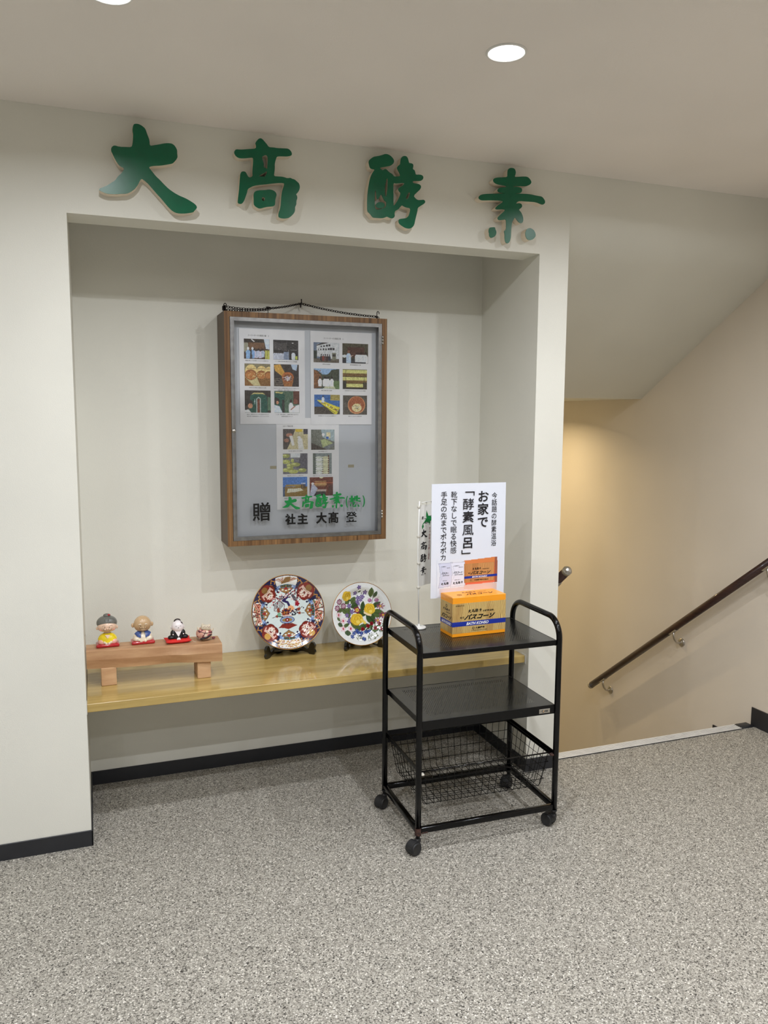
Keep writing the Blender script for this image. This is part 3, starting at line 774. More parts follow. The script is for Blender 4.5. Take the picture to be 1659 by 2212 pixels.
# ------------------------------------------------------------------ painted artwork (colour grids stored on meshes)
class Art:
    """a small raster in sRGB, painted with shapes; u right, v up, both 0..1 unless a window is given"""
    def __init__(self, w, h, bg, win=(0, 1, 0, 1)):
        self.w, self.h = w, h
        self.a = np.zeros((h, w, 3)); self.a[:] = bg
        u = win[0] + (win[1] - win[0]) * (np.arange(w) / (w - 1)); v = win[2] + (win[3] - win[2]) * (np.arange(h) / (h - 1))
        self.u, self.v = np.meshgrid(u, v)
    def put(self, mask, c, al=1.0):
        self.a[mask] = self.a[mask] * (1 - al) + np.array(c, float) * al
    def ell(self, cx, cy_, rx, ry, c, rot=0.0, al=1.0):
        du, dv = self.u - cx, self.v - cy_
        if rot:
            cr, sr = math.cos(rot), math.sin(rot); du, dv = du * cr + dv * sr, -du * sr + dv * cr
        self.put((du / rx) ** 2 + (dv / ry) ** 2 < 1, c, al)
    def ring(self, cx, cy_, r0, r1, c):
        d = np.hypot(self.u - cx, self.v - cy_); self.put((d > r0) & (d < r1), c)
    def rect(self, x0, x1, y0, y1, c, al=1.0):
        self.put((self.u >= x0) & (self.u <= x1) & (self.v >= y0) & (self.v <= y1), c, al)
    def poly(self, pts, c, al=1.0):
        n = len(pts); ins = np.zeros(self.u.shape, bool)
        for i in range(n):
            (x1, y1), (x2, y2) = pts[i], pts[(i + 1) % n]
            if y1 == y2: continue
            cond = ((self.v > min(y1, y2)) & (self.v <= max(y1, y2)))
            xs = x1 + (self.v - y1) * (x2 - x1) / (y2 - y1)
            ins ^= cond & (self.u < xs)
        self.put(ins, c, al)
    def line(self, pts, w, c):
        for (x1, y1), (x2, y2) in zip(pts[:-1], pts[1:]):
            dx, dy = x2 - x1, y2 - y1; L = dx * dx + dy * dy + 1e-12
            t_ = np.clip(((self.u - x1) * dx + (self.v - y1) * dy) / L, 0, 1)
            self.put(np.hypot(self.u - x1 - t_ * dx, self.v - y1 - t_ * dy) < w, c)
    def blob(self, cx, cy_, r, c, n=5, amp=0.25, rot=0.0, sy=1.0):
        du, dv = self.u - cx, (self.v - cy_) / sy
        an = np.arctan2(dv, du) + rot
        self.put(np.hypot(du, dv) < r * (1 - amp + amp * np.abs(np.cos(an * n / 2))), c)
    def leaf(self, cx, cy_, L, w, ang, c):
        du, dv = self.u - cx, self.v - cy_
        a, b = du * math.cos(ang) + dv * math.sin(ang), -du * math.sin(ang) + dv * math.cos(ang)
        t_ = a / L
        self.put((np.abs(t_) < 1) & (np.abs(b) < w * (1 - t_ ** 2)), c)
        self.put((np.abs(t_) < 0.9) & (np.abs(b) < w * 0.08), tuple(x * 0.7 for x in c))
    def grain(self, amt, k=1):
        g = RNG.normal(0, amt, (self.h // k + 1, self.w // k + 1)); g = np.kron(g, np.ones((k, k)))[:self.h, :self.w]
        self.a += g[..., None]
    def linear(self):
        x = np.clip(self.a, 0, 255) / 255
        return np.where(x <= 0.04045, x / 12.92, ((x + 0.055) / 1.055) ** 2.4)

def art_mesh(name, art, fn, mats, parent, keep=None, smooth=False):
    """a grid of vertices carrying the artwork; fn(u, v) places a vertex, keep(u, v) drops faces outside"""
    w, h = art.w, art.h
    U, V = art.u.ravel(), art.v.ravel()
    vs_ = [fn(a, b) for a, b in zip(U, V)]
    idx = np.arange(w * h).reshape(h, w)
    q = np.stack([idx[:-1, :-1], idx[:-1, 1:], idx[1:, 1:], idx[1:, :-1]], -1).reshape(-1, 4)
    if keep is not None:
        kk = keep(art.u, art.v).ravel(); q = q[kk[q].all(1)]
    me = bpy.data.meshes.new(name)
    me.from_pydata(vs_, [], q.tolist())
    at = me.color_attributes.new('artwork', 'FLOAT_COLOR', 'POINT')
    col = np.concatenate([art.linear().reshape(-1, 3), np.ones((w * h, 1))], 1).astype(np.float32)
    at.data.foreach_set('color', col.ravel())
    for m in (mats if isinstance(mats, (list, tuple)) else [mats]): me.materials.append(M[m])
    if smooth: me.polygons.foreach_set('use_smooth', [True] * len(me.polygons))
    me.update()
    o = bpy.data.objects.new(name, me); C.objects.link(o)
    if parent: o.parent = parent
    return o

def person_back(a, x, y, s, coat=(190, 200, 214), hair=(40, 34, 32)):
    a.poly([(x - .06 * s, y), (x - .07 * s, y + .26 * s), (x - .03 * s, y + .34 * s), (x + .03 * s, y + .34 * s), (x + .07 * s, y + .26 * s), (x + .06 * s, y)], coat)
    a.ell(x, y + .40 * s, .035 * s, .055 * s, hair)
def ph_tour(a):
    a.rect(0, 1, 0, 1, (66, 46, 34)); a.rect(.18, .8, .45, .82, (104, 74, 50)); a.rect(0, 1, .82, 1, (44, 36, 30))
    a.line([(.3, .97), (.4, .87)], .02, (230, 230, 225)); a.rect(0, .16, 0.35, .8, (142, 140, 122)); a.poly([(.78, 1), (1, 1), (1, .5), (.86, .52)], (196, 208, 224))
    for i in range(9): person_back(a, .3 + .055 * i, .05 + .03 * (i % 3), .95, (168 + 6 * (i % 4), 180, 200), (44, 32, 28))
    person_back(a, .16, 0, 1.3, (126, 164, 206), (214, 224, 232)); person_back(a, .33, .02, 1.25, (122, 160, 204), (216, 226, 234))
    a.poly([(.22, 0), (.25, .42), (.3, .42), (.32, 0)], (52, 52, 60)); a.rect(.83, 1, 0, .45, (176, 176, 84)); a.line([(.93, .45), (.89, 0)], .01, (120, 118, 50))
def ph_store(a):
    a.rect(0, 1, 0, 1, (34, 32, 34))
    for i in range(7): a.line([(.0, .9 - .06 * i), (.3, .8 - .05 * i), (.55, .85 - .06 * i)], .008, (110, 106, 104))
    for i in range(8): a.line([(.6, .82 - .05 * i), (1, .78 - .05 * i)], .004, (74, 72, 72))
    a.ell(.78, .86, .04, .02, (232, 232, 224))
    for i in range(6): person_back(a, .05 + .085 * i, 0, .95, (180, 186, 200))
    a.rect(.42, .62, 0, .4, (120, 134, 158)); a.line([(.61, .1), (.61, .52), (1, .5)], .006, (140, 140, 140)); person_back(a, .8, 0, 1.1, (206, 214, 224)); a.rect(.88, .96, .02, .2, (168, 180, 70))
def ph_barrels(a):
    a.rect(0, 1, 0, 1, (120, 112, 84)); a.rect(0, 1, 0, .42, (122, 84, 40)); a.poly([(0, .4), (.35, .0), (.62, 0), (.45, .45)], (188, 178, 130))
    for cx, r in ((.25, .24), (.66, .2), (.95, .17)):
        a.ell(cx, .66, r * .95, r * 1.25, (214, 190, 126)); a.ell(cx - .01, .5, r * .95, r * 1.0, (138, 84, 42)); a.ell(cx - .01, .47, r * .8, r * .75, (170, 110, 56)); a.line([(cx - r * .7, .78), (cx + r * .7, .78)], .012, (120, 80, 40))
    for k in range(26): a.ell(RNG.uniform(.1, .8), RNG.uniform(.36, .6), .014, .016, (226, 206, 146))
def ph_tub(a):
    a.rect(0, 1, 0, 1, (52, 46, 44))
    for i in range(8): a.line([(0, .02 + i * .05), (.45, .03 + i * .045)], .008, (120, 112, 100))
    a.poly([(0, .95), (.25, 1), (.45, .6), (.34, .45), (.05, .7)], (196, 150, 66)); a.poly([(.68, 1), (.95, 1), (.9, .72), (.75, .78)], (174, 194, 222))
    a.poly([(.33, .3), (.4, .0), (.72, 0), (.78, .3)], (150, 96, 48)); a.ell(.555, .42, .235, .24, (168, 96, 50)); a.ell(.56, .38, .19, .17, (120, 70, 40))
    for k in range(90): a.ell(.56 + RNG.normal(0, .07), .36 + RNG.normal(0, .06), .018, .014, (232 - 30 * (k % 3), 224 - 30 * (k % 3), 196))
def ph_tank(a, left=True):
    a.rect(0, 1, 0, 1, (70, 96, 78) if not left else (46, 40, 36)); dx = .28 if not left else 0
    if left:
        a.poly([(.15, .0), (.22, .78), (.35, .9), (.68, .9), (.85, .75), (.88, 0)], (24, 76, 64)); a.poly([(.24, .8), (.36, .9), (.7, .9), (.8, .8), (.7, .84), (.36, .84)], (196, 184, 116))
        a.rect(.49, .565, 0, .62, (112, 58, 40)); a.line([(.46, 0), (.46, .62), (.53, .7), (.6, .62), (.6, 0)], .012, (190, 196, 190)); a.ell(.38, .5, .015, .12, (170, 196, 196))
        a.ell(.16, .42, .15, .16, (34, 28, 26)); a.ell(.21, .3, .09, .11, (188, 136, 104)); a.poly([(0, 0), (0, .12), (.14, .14), (.25, 0)], (214, 222, 230)); a.rect(.88, 1, .1, .7, (78, 108, 84))
    else:
        a.poly([(0, 0), (0, .95), (.3, .96), (.42, .8), (.36, 0)], (22, 74, 62)); a.poly([(.05, .96), (.38, .92), (.3, .88), (.05, .9)], (196, 184, 116)); a.rect(.3, .4, .0, .6, (38, 40, 40))
        a.rect(.75, 1, .4, 1, (84, 48, 38)); a.ell(.08, .55, .12, .14, (34, 28, 26)); a.poly([(0, 0), (0, .36), (.2, .3), (.32, 0)], (196, 208, 226)); a.ell(.12, .46, .05, .08, (186, 132, 102))
        person_back(a, .66, 0, 1.35, (228, 230, 236)); a.ell(.84, .52, .09, .12, (120, 70, 56)); a.poly([(.72, 0), (.76, .3), (1, .38), (1, 0)], (222, 226, 238)); a.line([(.66, .15), (.82, .3)], .02, (150, 90, 70))
def ph_house(a):
    a.rect(0, 1, 0, 1, (96, 112, 134)); a.poly([(.12, .9), (.4, 1), (1, 1), (1, .15), (.12, .3)], (196, 200, 202)); a.poly([(.1, .86), (.35, 1), (.6, 1), (.12, .83)], (52, 48, 46)); a.rect(0, 1, 0, .2, (92, 84, 74)); a.rect(0, .14, .2, .6, (42, 50, 44))
    for i in range(4): a.rect(.28 + .1 * i, .33 + .11 * i, .76 + .02 * i, .84 + .025 * i, (40, 40, 44))
    for i in range(7): a.rect(.17 + .095 * i, .2 + .105 * i, .6 + .006 * i, .68 + .012 * i, (40, 40, 44))
    a.rect(.72, .88, .15, .5, (120, 122, 104)); a.rect(.74, .86, .32, .42, (48, 46, 44))
    for i in range(5): person_back(a, .3 + .08 * i, .08, .75, ((44, 40, 44), (120, 52, 44), (80, 60, 60), (60, 40, 38), (40, 44, 56))[i], (30, 26, 26))
def ph_lecture(a):
    a.rect(0, 1, 0, 1, (66, 62, 46)); a.rect(.2, .85, .3, .82, (72, 44, 36)); a.rect(0, 1, 0, .22, (46, 48, 54)); a.ell(.08, .35, .09, .07, (206, 214, 216))
    person_back(a, .24, 0, 1.45, (176, 196, 220), (120, 80, 60)); a.line([(.28, .34), (.42, .4)], .015, (196, 170, 150))
    for i in range(5): person_back(a, .56 + .085 * i, .06, 1.15, (204, 210, 214), (52, 34, 30))
    a.poly([(.9, 0), (1, .4), (1, 0)], (234, 236, 240))
def ph_garden(a):
    a.rect(0, 1, 0, 1, (140, 172, 206)); a.poly([(0, .95), (.15, .9), (.35, .7), (.55, .72), (.7, .95), (1, 1), (1, 0), (0, 0)], (60, 66, 54)); a.poly([(0, .95), (.15, .85), (.3, .6), (.3, .1), (0, 0)], (106, 70, 44)); a.rect(.7, 1, 0, .4, (84, 106, 66)); a.poly([(.35, 0), (.6, .35), (.68, .35), (.85, 0)], (186, 190, 160))
    for k in range(60): a.ell(RNG.uniform(0, .3), RNG.uniform(.2, .9), .02, .02, (140, 92, 54))
    for x in (.24, .42, .47, .55, .7): person_back(a, x, .12, 1.1, (222, 226, 240), (40, 34, 34))
def ph_trays(a):
    a.rect(0, 1, 0, 1, (78, 62, 40))
    for y in (.86, .5, .16): a.rect(0, 1, y - .06, y + .12, (196, 196, 122)); a.rect(.0, 1, y - .2, y - .06, (112, 86, 48))
    a.rect(0, 1, 0, .08, (40, 38, 34)); a.rect(.0, .15, 0, .4, (44, 42, 38)); a.rect(.84, 1, .0, .34, (60, 54, 40)); a.rect(.12, .14, 0, 1, (70, 62, 44)); a.rect(.88, .9, .2, .8, (70, 62, 44))
def ph_conveyor(a):
    a.rect(0, 1, 0, 1, (52, 96, 158)); a.rect(0, 1, 0, .38, (66, 60, 54)); a.rect(.62, 1, .7, 1, (150, 136, 72)); a.poly([(.1, .72), (.25, .72), (1, .35), (.88, .0), (.8, .0)], (206, 196, 62))
    a.line([(.15, .6), (.8, .08)], .012, (60, 52, 30))
    for k in range(28):
        t_ = RNG.uniform(0, 1); a.ell(.2 + .72 * t_, .68 - .5 * t_ + RNG.normal(0, .02), .03, .02, [(110, 120, 60), (226, 216, 190), (60, 70, 50), (176, 90, 60)][k % 4])
    person_back(a, .34, .6, .8, (206, 214, 226))
def ph_bowl(a):
    a.rect(0, 1, 0, 1, (76, 72, 66)); a.ell(.56, .5, .36, .46, (196, 140, 96)); a.ell(.56, .52, .33, .42, (150, 84, 52)); a.ell(.57, .36, .2, .22, (214, 200, 150))
    for k in range(60): a.ell(.57 + RNG.normal(0, .07), .37 + RNG.normal(0, .08), .017, .017, [(90, 100, 80), (236, 230, 200), (180, 150, 80)][k % 3])
def ph_press(a):
    a.rect(0, 1, 0, 1, (186, 178, 140)); a.poly([(0, 1), (.5, 1), (.35, .5), (.15, 0), (0, 0)], (74, 68, 66)); a.rect(.5, .78, .85, 1, (200, 176, 60)); a.rect(.82, 1, .75, 1, (60, 58, 68)); a.ell(.25, .7, .13, .09, (168, 118, 98)); a.ell(.14, .44, .1, .09, (150, 106, 88))
    a.poly([(.25, .66), (.38, .68), (.46, .2), (.36, .18)], (228, 230, 220)); a.ell(.68, .45, .1, .12, (232, 234, 232)); a.poly([(.58, .45), (.78, .45), (.84, 0), (.62, 0)], (214, 216, 210)); a.ell(.64, .6, .07, .05, (226, 228, 226))
def ph_vat(a):
    a.rect(0, 1, 0, 1, (104, 108, 100)); a.poly([(.42, 1), (1, 1), (1, .4), (.5, .6)], (150, 168, 172)); a.poly([(.4, .5), (.62, .52), (.98, .3), (.5, .1)], (166, 178, 128)); a.poly([(0, .35), (.5, .1), (.7, 0), (0, 0)], (64, 56, 52)); a.poly([(.5, .12), (.98, .34), (1, .22), (.7, 0)], (112, 118, 122)); a.rect(.66, .82, .6, .85, (206, 196, 156)); a.ell(.7, .6, .06, .06, (40, 90, 170)); a.ell(.52, .75, .06, .08, (226, 230, 230))
def ph_rolls(a):
    a.rect(0, 1, 0, 1, (110, 110, 116)); a.rect(.3, .7, .8, 1, (200, 206, 210)); a.poly([(.55, .3), (.75, 1), (1, 1), (1, .2)], (84, 84, 94))
    for (x, y, r, g) in ((.12, .88, .16, 0), (.12, .6, .18, 1), (.3, .42, .16, 1), (.5, .46, .2, 0), (.12, .2, .16, 1), (.28, .28, .14, 0), (.42, .12, .2, 1), (.78, .18, .17, 0), (.38, .65, .07, 1)):
        a.ell(x, y, r, .1, (170, 176, 96) if g else (146, 152, 84)); a.ell(x - r * .3, y + .03, r * .5, .04, (190, 196, 124))
def ph_bags(a):
    a.rect(0, 1, 0, 1, (120, 130, 130)); a.rect(0, .15, 0, 1, (82, 92, 86)); a.rect(.2, .85, 0, .2, (84, 48, 36)); a.rect(.8, .86, 0, .9, (84, 48, 40))
    for k in range(8):
        y = .06 + .105 * k; a.ell(.33, y, .19, .062, (196, 202, 190) if k % 2 else (214, 220, 214)); a.ell(.67, y, .17, .06, (186, 186, 152) if k % 2 else (200, 202, 170))
def ph_stage(a):
    a.rect(0, 1, .5, 1, (66, 116, 188)); a.rect(0, 1, 0, .5, (132, 104, 44)); a.poly([(.08, .52), (.9, .5), (.82, .62), (.14, .62)], (150, 126, 64)); a.poly([(.16, .2), (.2, .4), (.72, .42), (.84, .3), (.5, .22)], (222, 216, 190))
    for i in range(6): a.line([(.25 + .08 * i, .24), (.28 + .08 * i, .4)], .005, (150, 140, 110))
    for x in (.78, .85, .9): a.rect(x - .02, x + .02, .4, .62, (60, 50, 50)); a.ell(x, .66, .025, .03, (226, 224, 220))
    a.rect(0, .08, 0, .5, (52, 76, 112))
def ph_oven(a):
    a.rect(0, 1, 0, 1, (100, 46, 34)); a.rect(.25, .7, .5, .8, (126, 84, 50))
    for y in (.76, .66, .58): a.rect(.2, .72, y, y + .03, (214, 170, 110))
    a.rect(0, 1, .68, .7, (220, 120, 80)); a.ell(.5, .98, .08, .04, (246, 226, 180)); a.poly([(.12, .36), (.72, .34), (.7, .22), (.14, .24)], (176, 160, 150)); a.rect(.18, .68, 0, .24, (52, 50, 50)); a.poly([(.0, 0), (.08, .6), (.2, .6), (.34, .4), (.18, 0)], (176, 180, 200)); a.ell(.13, .66, .06, .06, (226, 226, 230)); a.rect(.8, 1, 0, .6, (84, 50, 44))

def sheet(label, corners, title, tbox, photos, caps, y, tilt=0.0):
    """laminated A4 sheet: paper, printed photographs, title and captions, in wall coordinates"""
    x0, x1, z0, z1 = corners
    cx, cz = (x0 + x1) / 2, (z0 + z1) / 2
    t = thing('laminated_sheet', label, 'notice', (cx, y, cz), 0, 'laminated photo sheets in the case')
    mb = MB().box(x0 - cx, x1 - cx, -0.0009, 0.0, z0 - cz, z1 - cz)
    mb.build('paper', 'sheet', t)
    for fnc, (a0_, a1_, b0_, b1_) in photos:
        art = Art(72, 54, (80, 80, 80)); fnc(art); art.grain(7); art.grain(8, 3)
        art.a = np.clip(art.a * 1.12 + 12, 0, 255)
        art_mesh('photograph', art, lambda u, v: (a0_ - cx + u * (a1_ - a0_), -0.00125, b0_ - cz + v * (b1_ - b0_)), 'photo', t)
    fn = lambda u, v, d: (u - cx, -0.00135 - d, v - cz)
    mb = MB()
    text(mb, title, tbox, fn, 0)
    mb.build('title', 'ink', t, merge=False)['kind'] = 'stuff'
    mb = MB()
    for s, b in caps: text(mb, s, b, fn, 0)
    mb.build('captions', 'ink_soft', t, merge=False)['kind'] = 'stuff'
YS = 0.3545
def cap(ph, s, w=0.9, row=0, h=0.0042):
    x0, x1, z0, z1 = ph; c = (x0 + x1) / 2; hw = (x1 - x0) * w / 2
    zt = z0 - 0.0048 - row * 0.0078
    return (s, (c - hw, c + hw, zt - h, zt))
A1 = [(0.6269, 0.7291, 1.7274, 1.8055), (0.7441, 0.8465, 1.7278, 1.8052), (0.628, 0.731, 1.6218, 1.7092), (0.7457, 0.848, 1.6216, 1.7096), (0.627, 0.7316, 1.5162, 1.6042), (0.7465, 0.8496, 1.5165, 1.6037)]
sheet('laminated sheet of six photos, upper left in the case, showing barrels and a green tank', (0.608, 0.8735, 1.4703, 1.8448), 'スーパーオータカ製造工程　２', (0.643, 0.727, 1.8155, 1.8225),
      list(zip((ph_tour, ph_store, ph_barrels, ph_tub, lambda a: ph_tank(a, True), lambda a: ph_tank(a, False)), A1)),
      [cap(A1[0], '職員が集って洗浄機に入れられる野菜たち'), cap(A1[1], '一トン前後の原料樽が集められている貯蔵庫'), cap(A1[2], '自然な水で樽から抽出される液', .66), cap(A1[3], '抽出された液には砂糖が使用されたように見えように', 1.02), cap(A1[3], '砂糖の後、発酵が確認されている', .7, 1),
       cap(A1[4], '抽出し調熟成なる十年の酵母を含んだ', .86), cap(A1[4], '樽の底と制御用品タンクに入れられる', .84, 1), cap(A1[5], 'とる室（樽内温度）で攪拌が繰り返される', .9), cap(A1[5], '発酵熟成室のタンク', .45, 1)], YS)
B1 = [(0.9102, 1.0183, 1.7216, 1.8018), (1.0328, 1.1447, 1.7218, 1.8022), (0.9106, 1.0198, 1.6151, 1.697), (1.0341, 1.1399, 1.6158, 1.697), (0.9122, 1.0214, 1.5116, 1.5914), (1.035, 1.1406, 1.5108, 1.5901)]
sheet('laminated sheet of six photos, upper right in the case, with warehouse and yellow trays', (0.897, 1.161, 1.4697, 1.8465), 'スーパーオータカ製造工程　１', (0.953, 1.037, 1.8155, 1.8225),
      list(zip((ph_house, ph_lecture, ph_garden, ph_trays, ph_conveyor, ph_bowl), B1)),
      [cap(B1[0], '原料の貯蔵庫', .3), cap(B1[1], '原料貯蔵庫前の一幕', .42), cap(B1[2], '野草と葉の採りの風景', .42), cap(B1[3], '一度洗浄されているコンテナに入れた果物', .88), cap(B1[4], '洗浄機にタバに入れられた果菜たち', .7), cap(B1[5], '厳選されて出された木樽の原料', .56)], YS)
C1 = [(0.7807, 0.8842, 1.3683, 1.4512), (0.8982, 0.9982, 1.3656, 1.4488), (0.7794, 0.8825, 1.2674, 1.3516), (0.9054, 0.9862, 1.2651, 1.3514), (0.7782, 0.8808, 1.1753, 1.255), (0.891, 0.9914, 1.1744, 1.2521)]
sheet('laminated sheet tucked under the other two, low in the case behind green lettering', (0.7535, 1.0175, 1.122, 1.4961), 'おがくず製造工程', (0.781, 0.822, 1.4595, 1.4655),
      list(zip((ph_press, ph_vat, ph_rolls, ph_bags, ph_stage, ph_oven), C1)),
      [cap(C1[0], '袋の液に固形化されたの原料', .56), cap(C1[1], 'ひのき粉末糖シロップ', .38), cap(C1[2], '果糖の粉（デキサリン）を取り除く', .66), cap(C1[3], '発酵のタイプにふるわれた完成のひのき', 1.0), cap(C1[4], '発酵された床に木の粉を入れられる', .9), cap(C1[5], '乾燥させた浴槽', .4)], YS + 0.0014)

# ------------------------------------------------------------------ plates on stands
def plate(name, label, R_, art, loc, lean, rotz, group='decorated plates'):
    t = thing(name, label, 'plate', loc, rotz, group)
    rx = Matrix.Rotation(-lean, 4, 'X')
    def dish(r):  # depth of the face towards the viewer (-y); r is 0..1
        s = min(max((r - 0.60) / 0.28, 0), 1); s = s * s * (3 - 2 * s)
        return -0.006 - 0.018 * s - 0.004 * max(0, r - 0.88) / 0.12
    def fn(u, v):
        r = math.hypot(u, v)
        if r > 0.985: u, v, r = u / r * 0.985, v / r * 0.985, 0.985
        return tuple(rx @ Vector((u * R_, dish(r) - 0.0, R_ + v * R_)))
    o = art_mesh('painted_face', art, fn, 'porcelain', t, keep=lambda u, v: np.hypot(u, v) < 0.985 + 1.42 * 2 / art.w, smooth=True)
    q = rx @ Matrix.Translation((0, 0, R_)) @ Matrix.Rotation(PI / 2, 4, 'X')
    # rim and back of the dish as a lathe about the plate's axis (z of the lathe points to the viewer)
    prof = [(R_ * 0.980, -dish(0.98) - 0.0002), (R_ * 0.990, -dish(1) + 0.0008), (R_ * 1.0, -dish(1) - 0.0012), (R_ * 0.993, -dish(1) - 0.0032), (R_ * 0.9, 0.016), (R_ * 0.7, 0.001), (R_ * 0.58, 0.0005), (R_ * 0.56, -0.004), (R_ * 0.53, -0.004), (R_ * 0.52, 0.001), (0.0, 0.001)]
    mb = MB().lathe(prof[4:], 72, mat=0, mx=q)
    mb.build('dish_back', 'porcelain_white', t)
    mb = MB().lathe(prof[:5], 96, mat=0, mx=q)
    mb.build('gilt_rim', 'gold', t)
    return t
# Imari plate
a = Art(210, 210, (214, 228, 228), (-1, 1, -1, 1))
NAVY, REDB, GOLD, WHT, LBL, PNK, GRN = (26, 26, 70), (126, 38, 28), (158, 116, 52), (232, 234, 232), (120, 150, 200), (222, 170, 160), (28, 84, 74)
a.ring(0, 0, 0.66, 1.0, NAVY)
for k in range(64):
    an = k * 2 * PI / 64; r = .86 + .05 * math.sin(k * 2.3)
    a.line([(r * math.cos(an), r * math.sin(an)), ((r + .05) * math.cos(an + .06), (r + .05) * math.sin(an + .06)), ((r - .02) * math.cos(an + .11), (r - .02) * math.sin(an + .11))], .012, (186, 134, 62))
def sector(a, a0, a1, r0, r1, c):
    an = np.arctan2(a.v, a.u); d = np.hypot(a.u, a.v); dd = np.abs((an - (a0 + a1) / 2 + PI) % (2 * PI) - PI)
    a.put((dd < (a1 - a0) / 2 * (1 - 0.22 * np.clip((d - .8) / .2, -1, 1) ** 2)) & (d > r0) & (d < r1), c)
for k, base in enumerate((PI / 2, 0, -PI / 2, PI)):
    sector(a, base - .36, base + .36, .74, .965, WHT)
def pol(r, an): return (r * math.cos(an), r * math.sin(an))
# top: golden bird with spread feathers; sides: peach with bound scrolls; bottom: gilt plants
for i in range(18):
    an = PI / 2 - .34 + .68 * i / 17; a.line([pol(.80, PI / 2 - .05 + .1 * (i % 3)), pol(.93, an)], .008, (150, 84, 70) if i % 2 else (168, 124, 66))
a.poly([pol(.77, PI / 2 + .20), pol(.93, PI / 2 + .02), pol(.95, PI / 2 - .12), pol(.86, PI / 2 - .14), pol(.79, PI / 2 - .02)], (132, 98, 54))
for base in (0, PI):
    sector(a, base - .32, base - .02, .75, .93, (226, 150, 122)); sector(a, base + .03, base + .30, .75, .86, (222, 146, 120)); sector(a, base + .03, base + .30, .86, .955, (206, 214, 196))
    for i in range(48):
        p_ = pol(RNG.uniform(.76, .95), base + RNG.uniform(-.36, .36)); a.ell(p_[0], p_[1], .02, .02, [(150, 44, 44), (240, 200, 180), (92, 120, 84), (96, 52, 40)][i % 4])
    for s in (-1, 1):
        a.line([pol(.76, base), pol(.96, base + s * .07)], .014, (110, 58, 44)); a.line([pol(.8, base + s * .12), pol(.93, base + s * .3)], .03, (128, 52, 40)); a.line([pol(.8, base + s * .12), pol(.93, base + s * .3)], .012, (220, 180, 160))
for i in range(150):
    p_ = pol(RNG.uniform(.76, .95), -PI / 2 + RNG.uniform(-.38, .30)); a.ell(p_[0], p_[1], RNG.uniform(.012, .035), .014, [(196, 154, 84), (226, 204, 160), (180, 120, 90), (238, 232, 220)][i % 4])
a.ring(0, 0, .655, .74, LBL)
for k in range(48):
    p_ = pol(.70, k * 2 * PI / 48); a.ell(p_[0], p_[1], .022, .022, (44, 62, 130) if k % 2 else (196, 210, 232))
a.ring(0, 0, .645, .658, (60, 70, 120))
for base in (PI / 2, 0, -PI / 2, PI):
    sector(a, base - .27, base + .27, .655, .745, (150, 176, 214)); sector(a, base - .23, base + .23, .665, .735, GRN)
    for i in range(5):
        p_ = pol(.70, base - .18 + .09 * i); a.ell(p_[0], p_[1], .02, .014, (150, 60, 40) if i != 2 else (186, 140, 70))
    cx_, cy_ = pol(.60, base); tx, ty = -math.sin(base), math.cos(base); nx, ny = math.cos(base), math.sin(base)
    def P_(s, d): return (cx_ + tx * s + nx * d, cy_ + ty * s + ny * d)
    for sc, cc in ((1.12, (44, 32, 66)), (1.0, (156, 116, 66))):
        a.poly([P_(-.17 * sc, .05), P_(-.17 * sc, .02), P_(-.12 * sc, -.04 * sc), P_(-.05 * sc, -.075 * sc), P_(0, -.115 * sc), P_(.05 * sc, -.075 * sc), P_(.12 * sc, -.04 * sc), P_(.17 * sc, .02), P_(.17 * sc, .05)], cc)
    for s in (-.09, 0, .09):
        q_ = P_(s, .0 if s else -.02); a.ell(q_[0], q_[1], .03, .02, WHT)
    q_ = P_(0, .035); a.ell(q_[0], q_[1], .05, .04, (150, 44, 40))
    for s in (-.36, .36):
        q_ = pol(.60, base + s * 1.12); a.ell(q_[0], q_[1], .028, .028, NAVY); q2 = pol(.655, base + s * 1.1); a.line([q_, q2], .013, NAVY); q3 = pol(.72, base + s * 1.25); a.ell(q3[0], q3[1], .045, .045, NAVY)
for an in (PI / 4, 3 * PI / 4, -3 * PI / 4, -PI / 4):
    cx_, cy_ = pol(.735, an)
    a.blob(cx_, cy_, .245, (70, 20, 22), 6, .10, an); a.blob(cx_, cy_, .232, REDB, 6, .10, an)
    nx, ny = math.cos(an), math.sin(an); tx, ty = -ny, nx
    Q = lambda s, d: (cx_ + tx * s + nx * d, cy_ + ty * s + ny * d)
    q_ = Q(0, -.07); a.blob(q_[0], q_[1], .115, (232, 190, 176), 9, .18); a.ell(q_[0], q_[1], .085, .085, (238, 228, 220))
    for i in range(9):
        r_ = Q(RNG.uniform(-.07, .07), -.07 + RNG.uniform(-.07, .05)); a.ell(r_[0], r_[1], .016, .016, [(120, 70, 50), (190, 120, 90), (150, 110, 60)][i % 3])
    r_ = Q(0, -.03); a.ell(r_[0], r_[1], .032, .032, (128, 40, 36))
    a.line([Q(-.12, .03), Q(0, .015), Q(.12, .03)], .03, (236, 214, 200)); a.line([Q(-.12, .03), Q(0, .015), Q(.12, .03)], .006, (150, 90, 74))
    g_ = Q(0, .12); a.ell(g_[0], g_[1], .085, .085, (136, 100, 52) if an > -.6 * PI and an != -PI / 4 else (206, 160, 80))
    for s in (-1, 1): a.line([Q(s * .17, -.04), Q(s * .15, .06)], .018, (230, 180, 168))
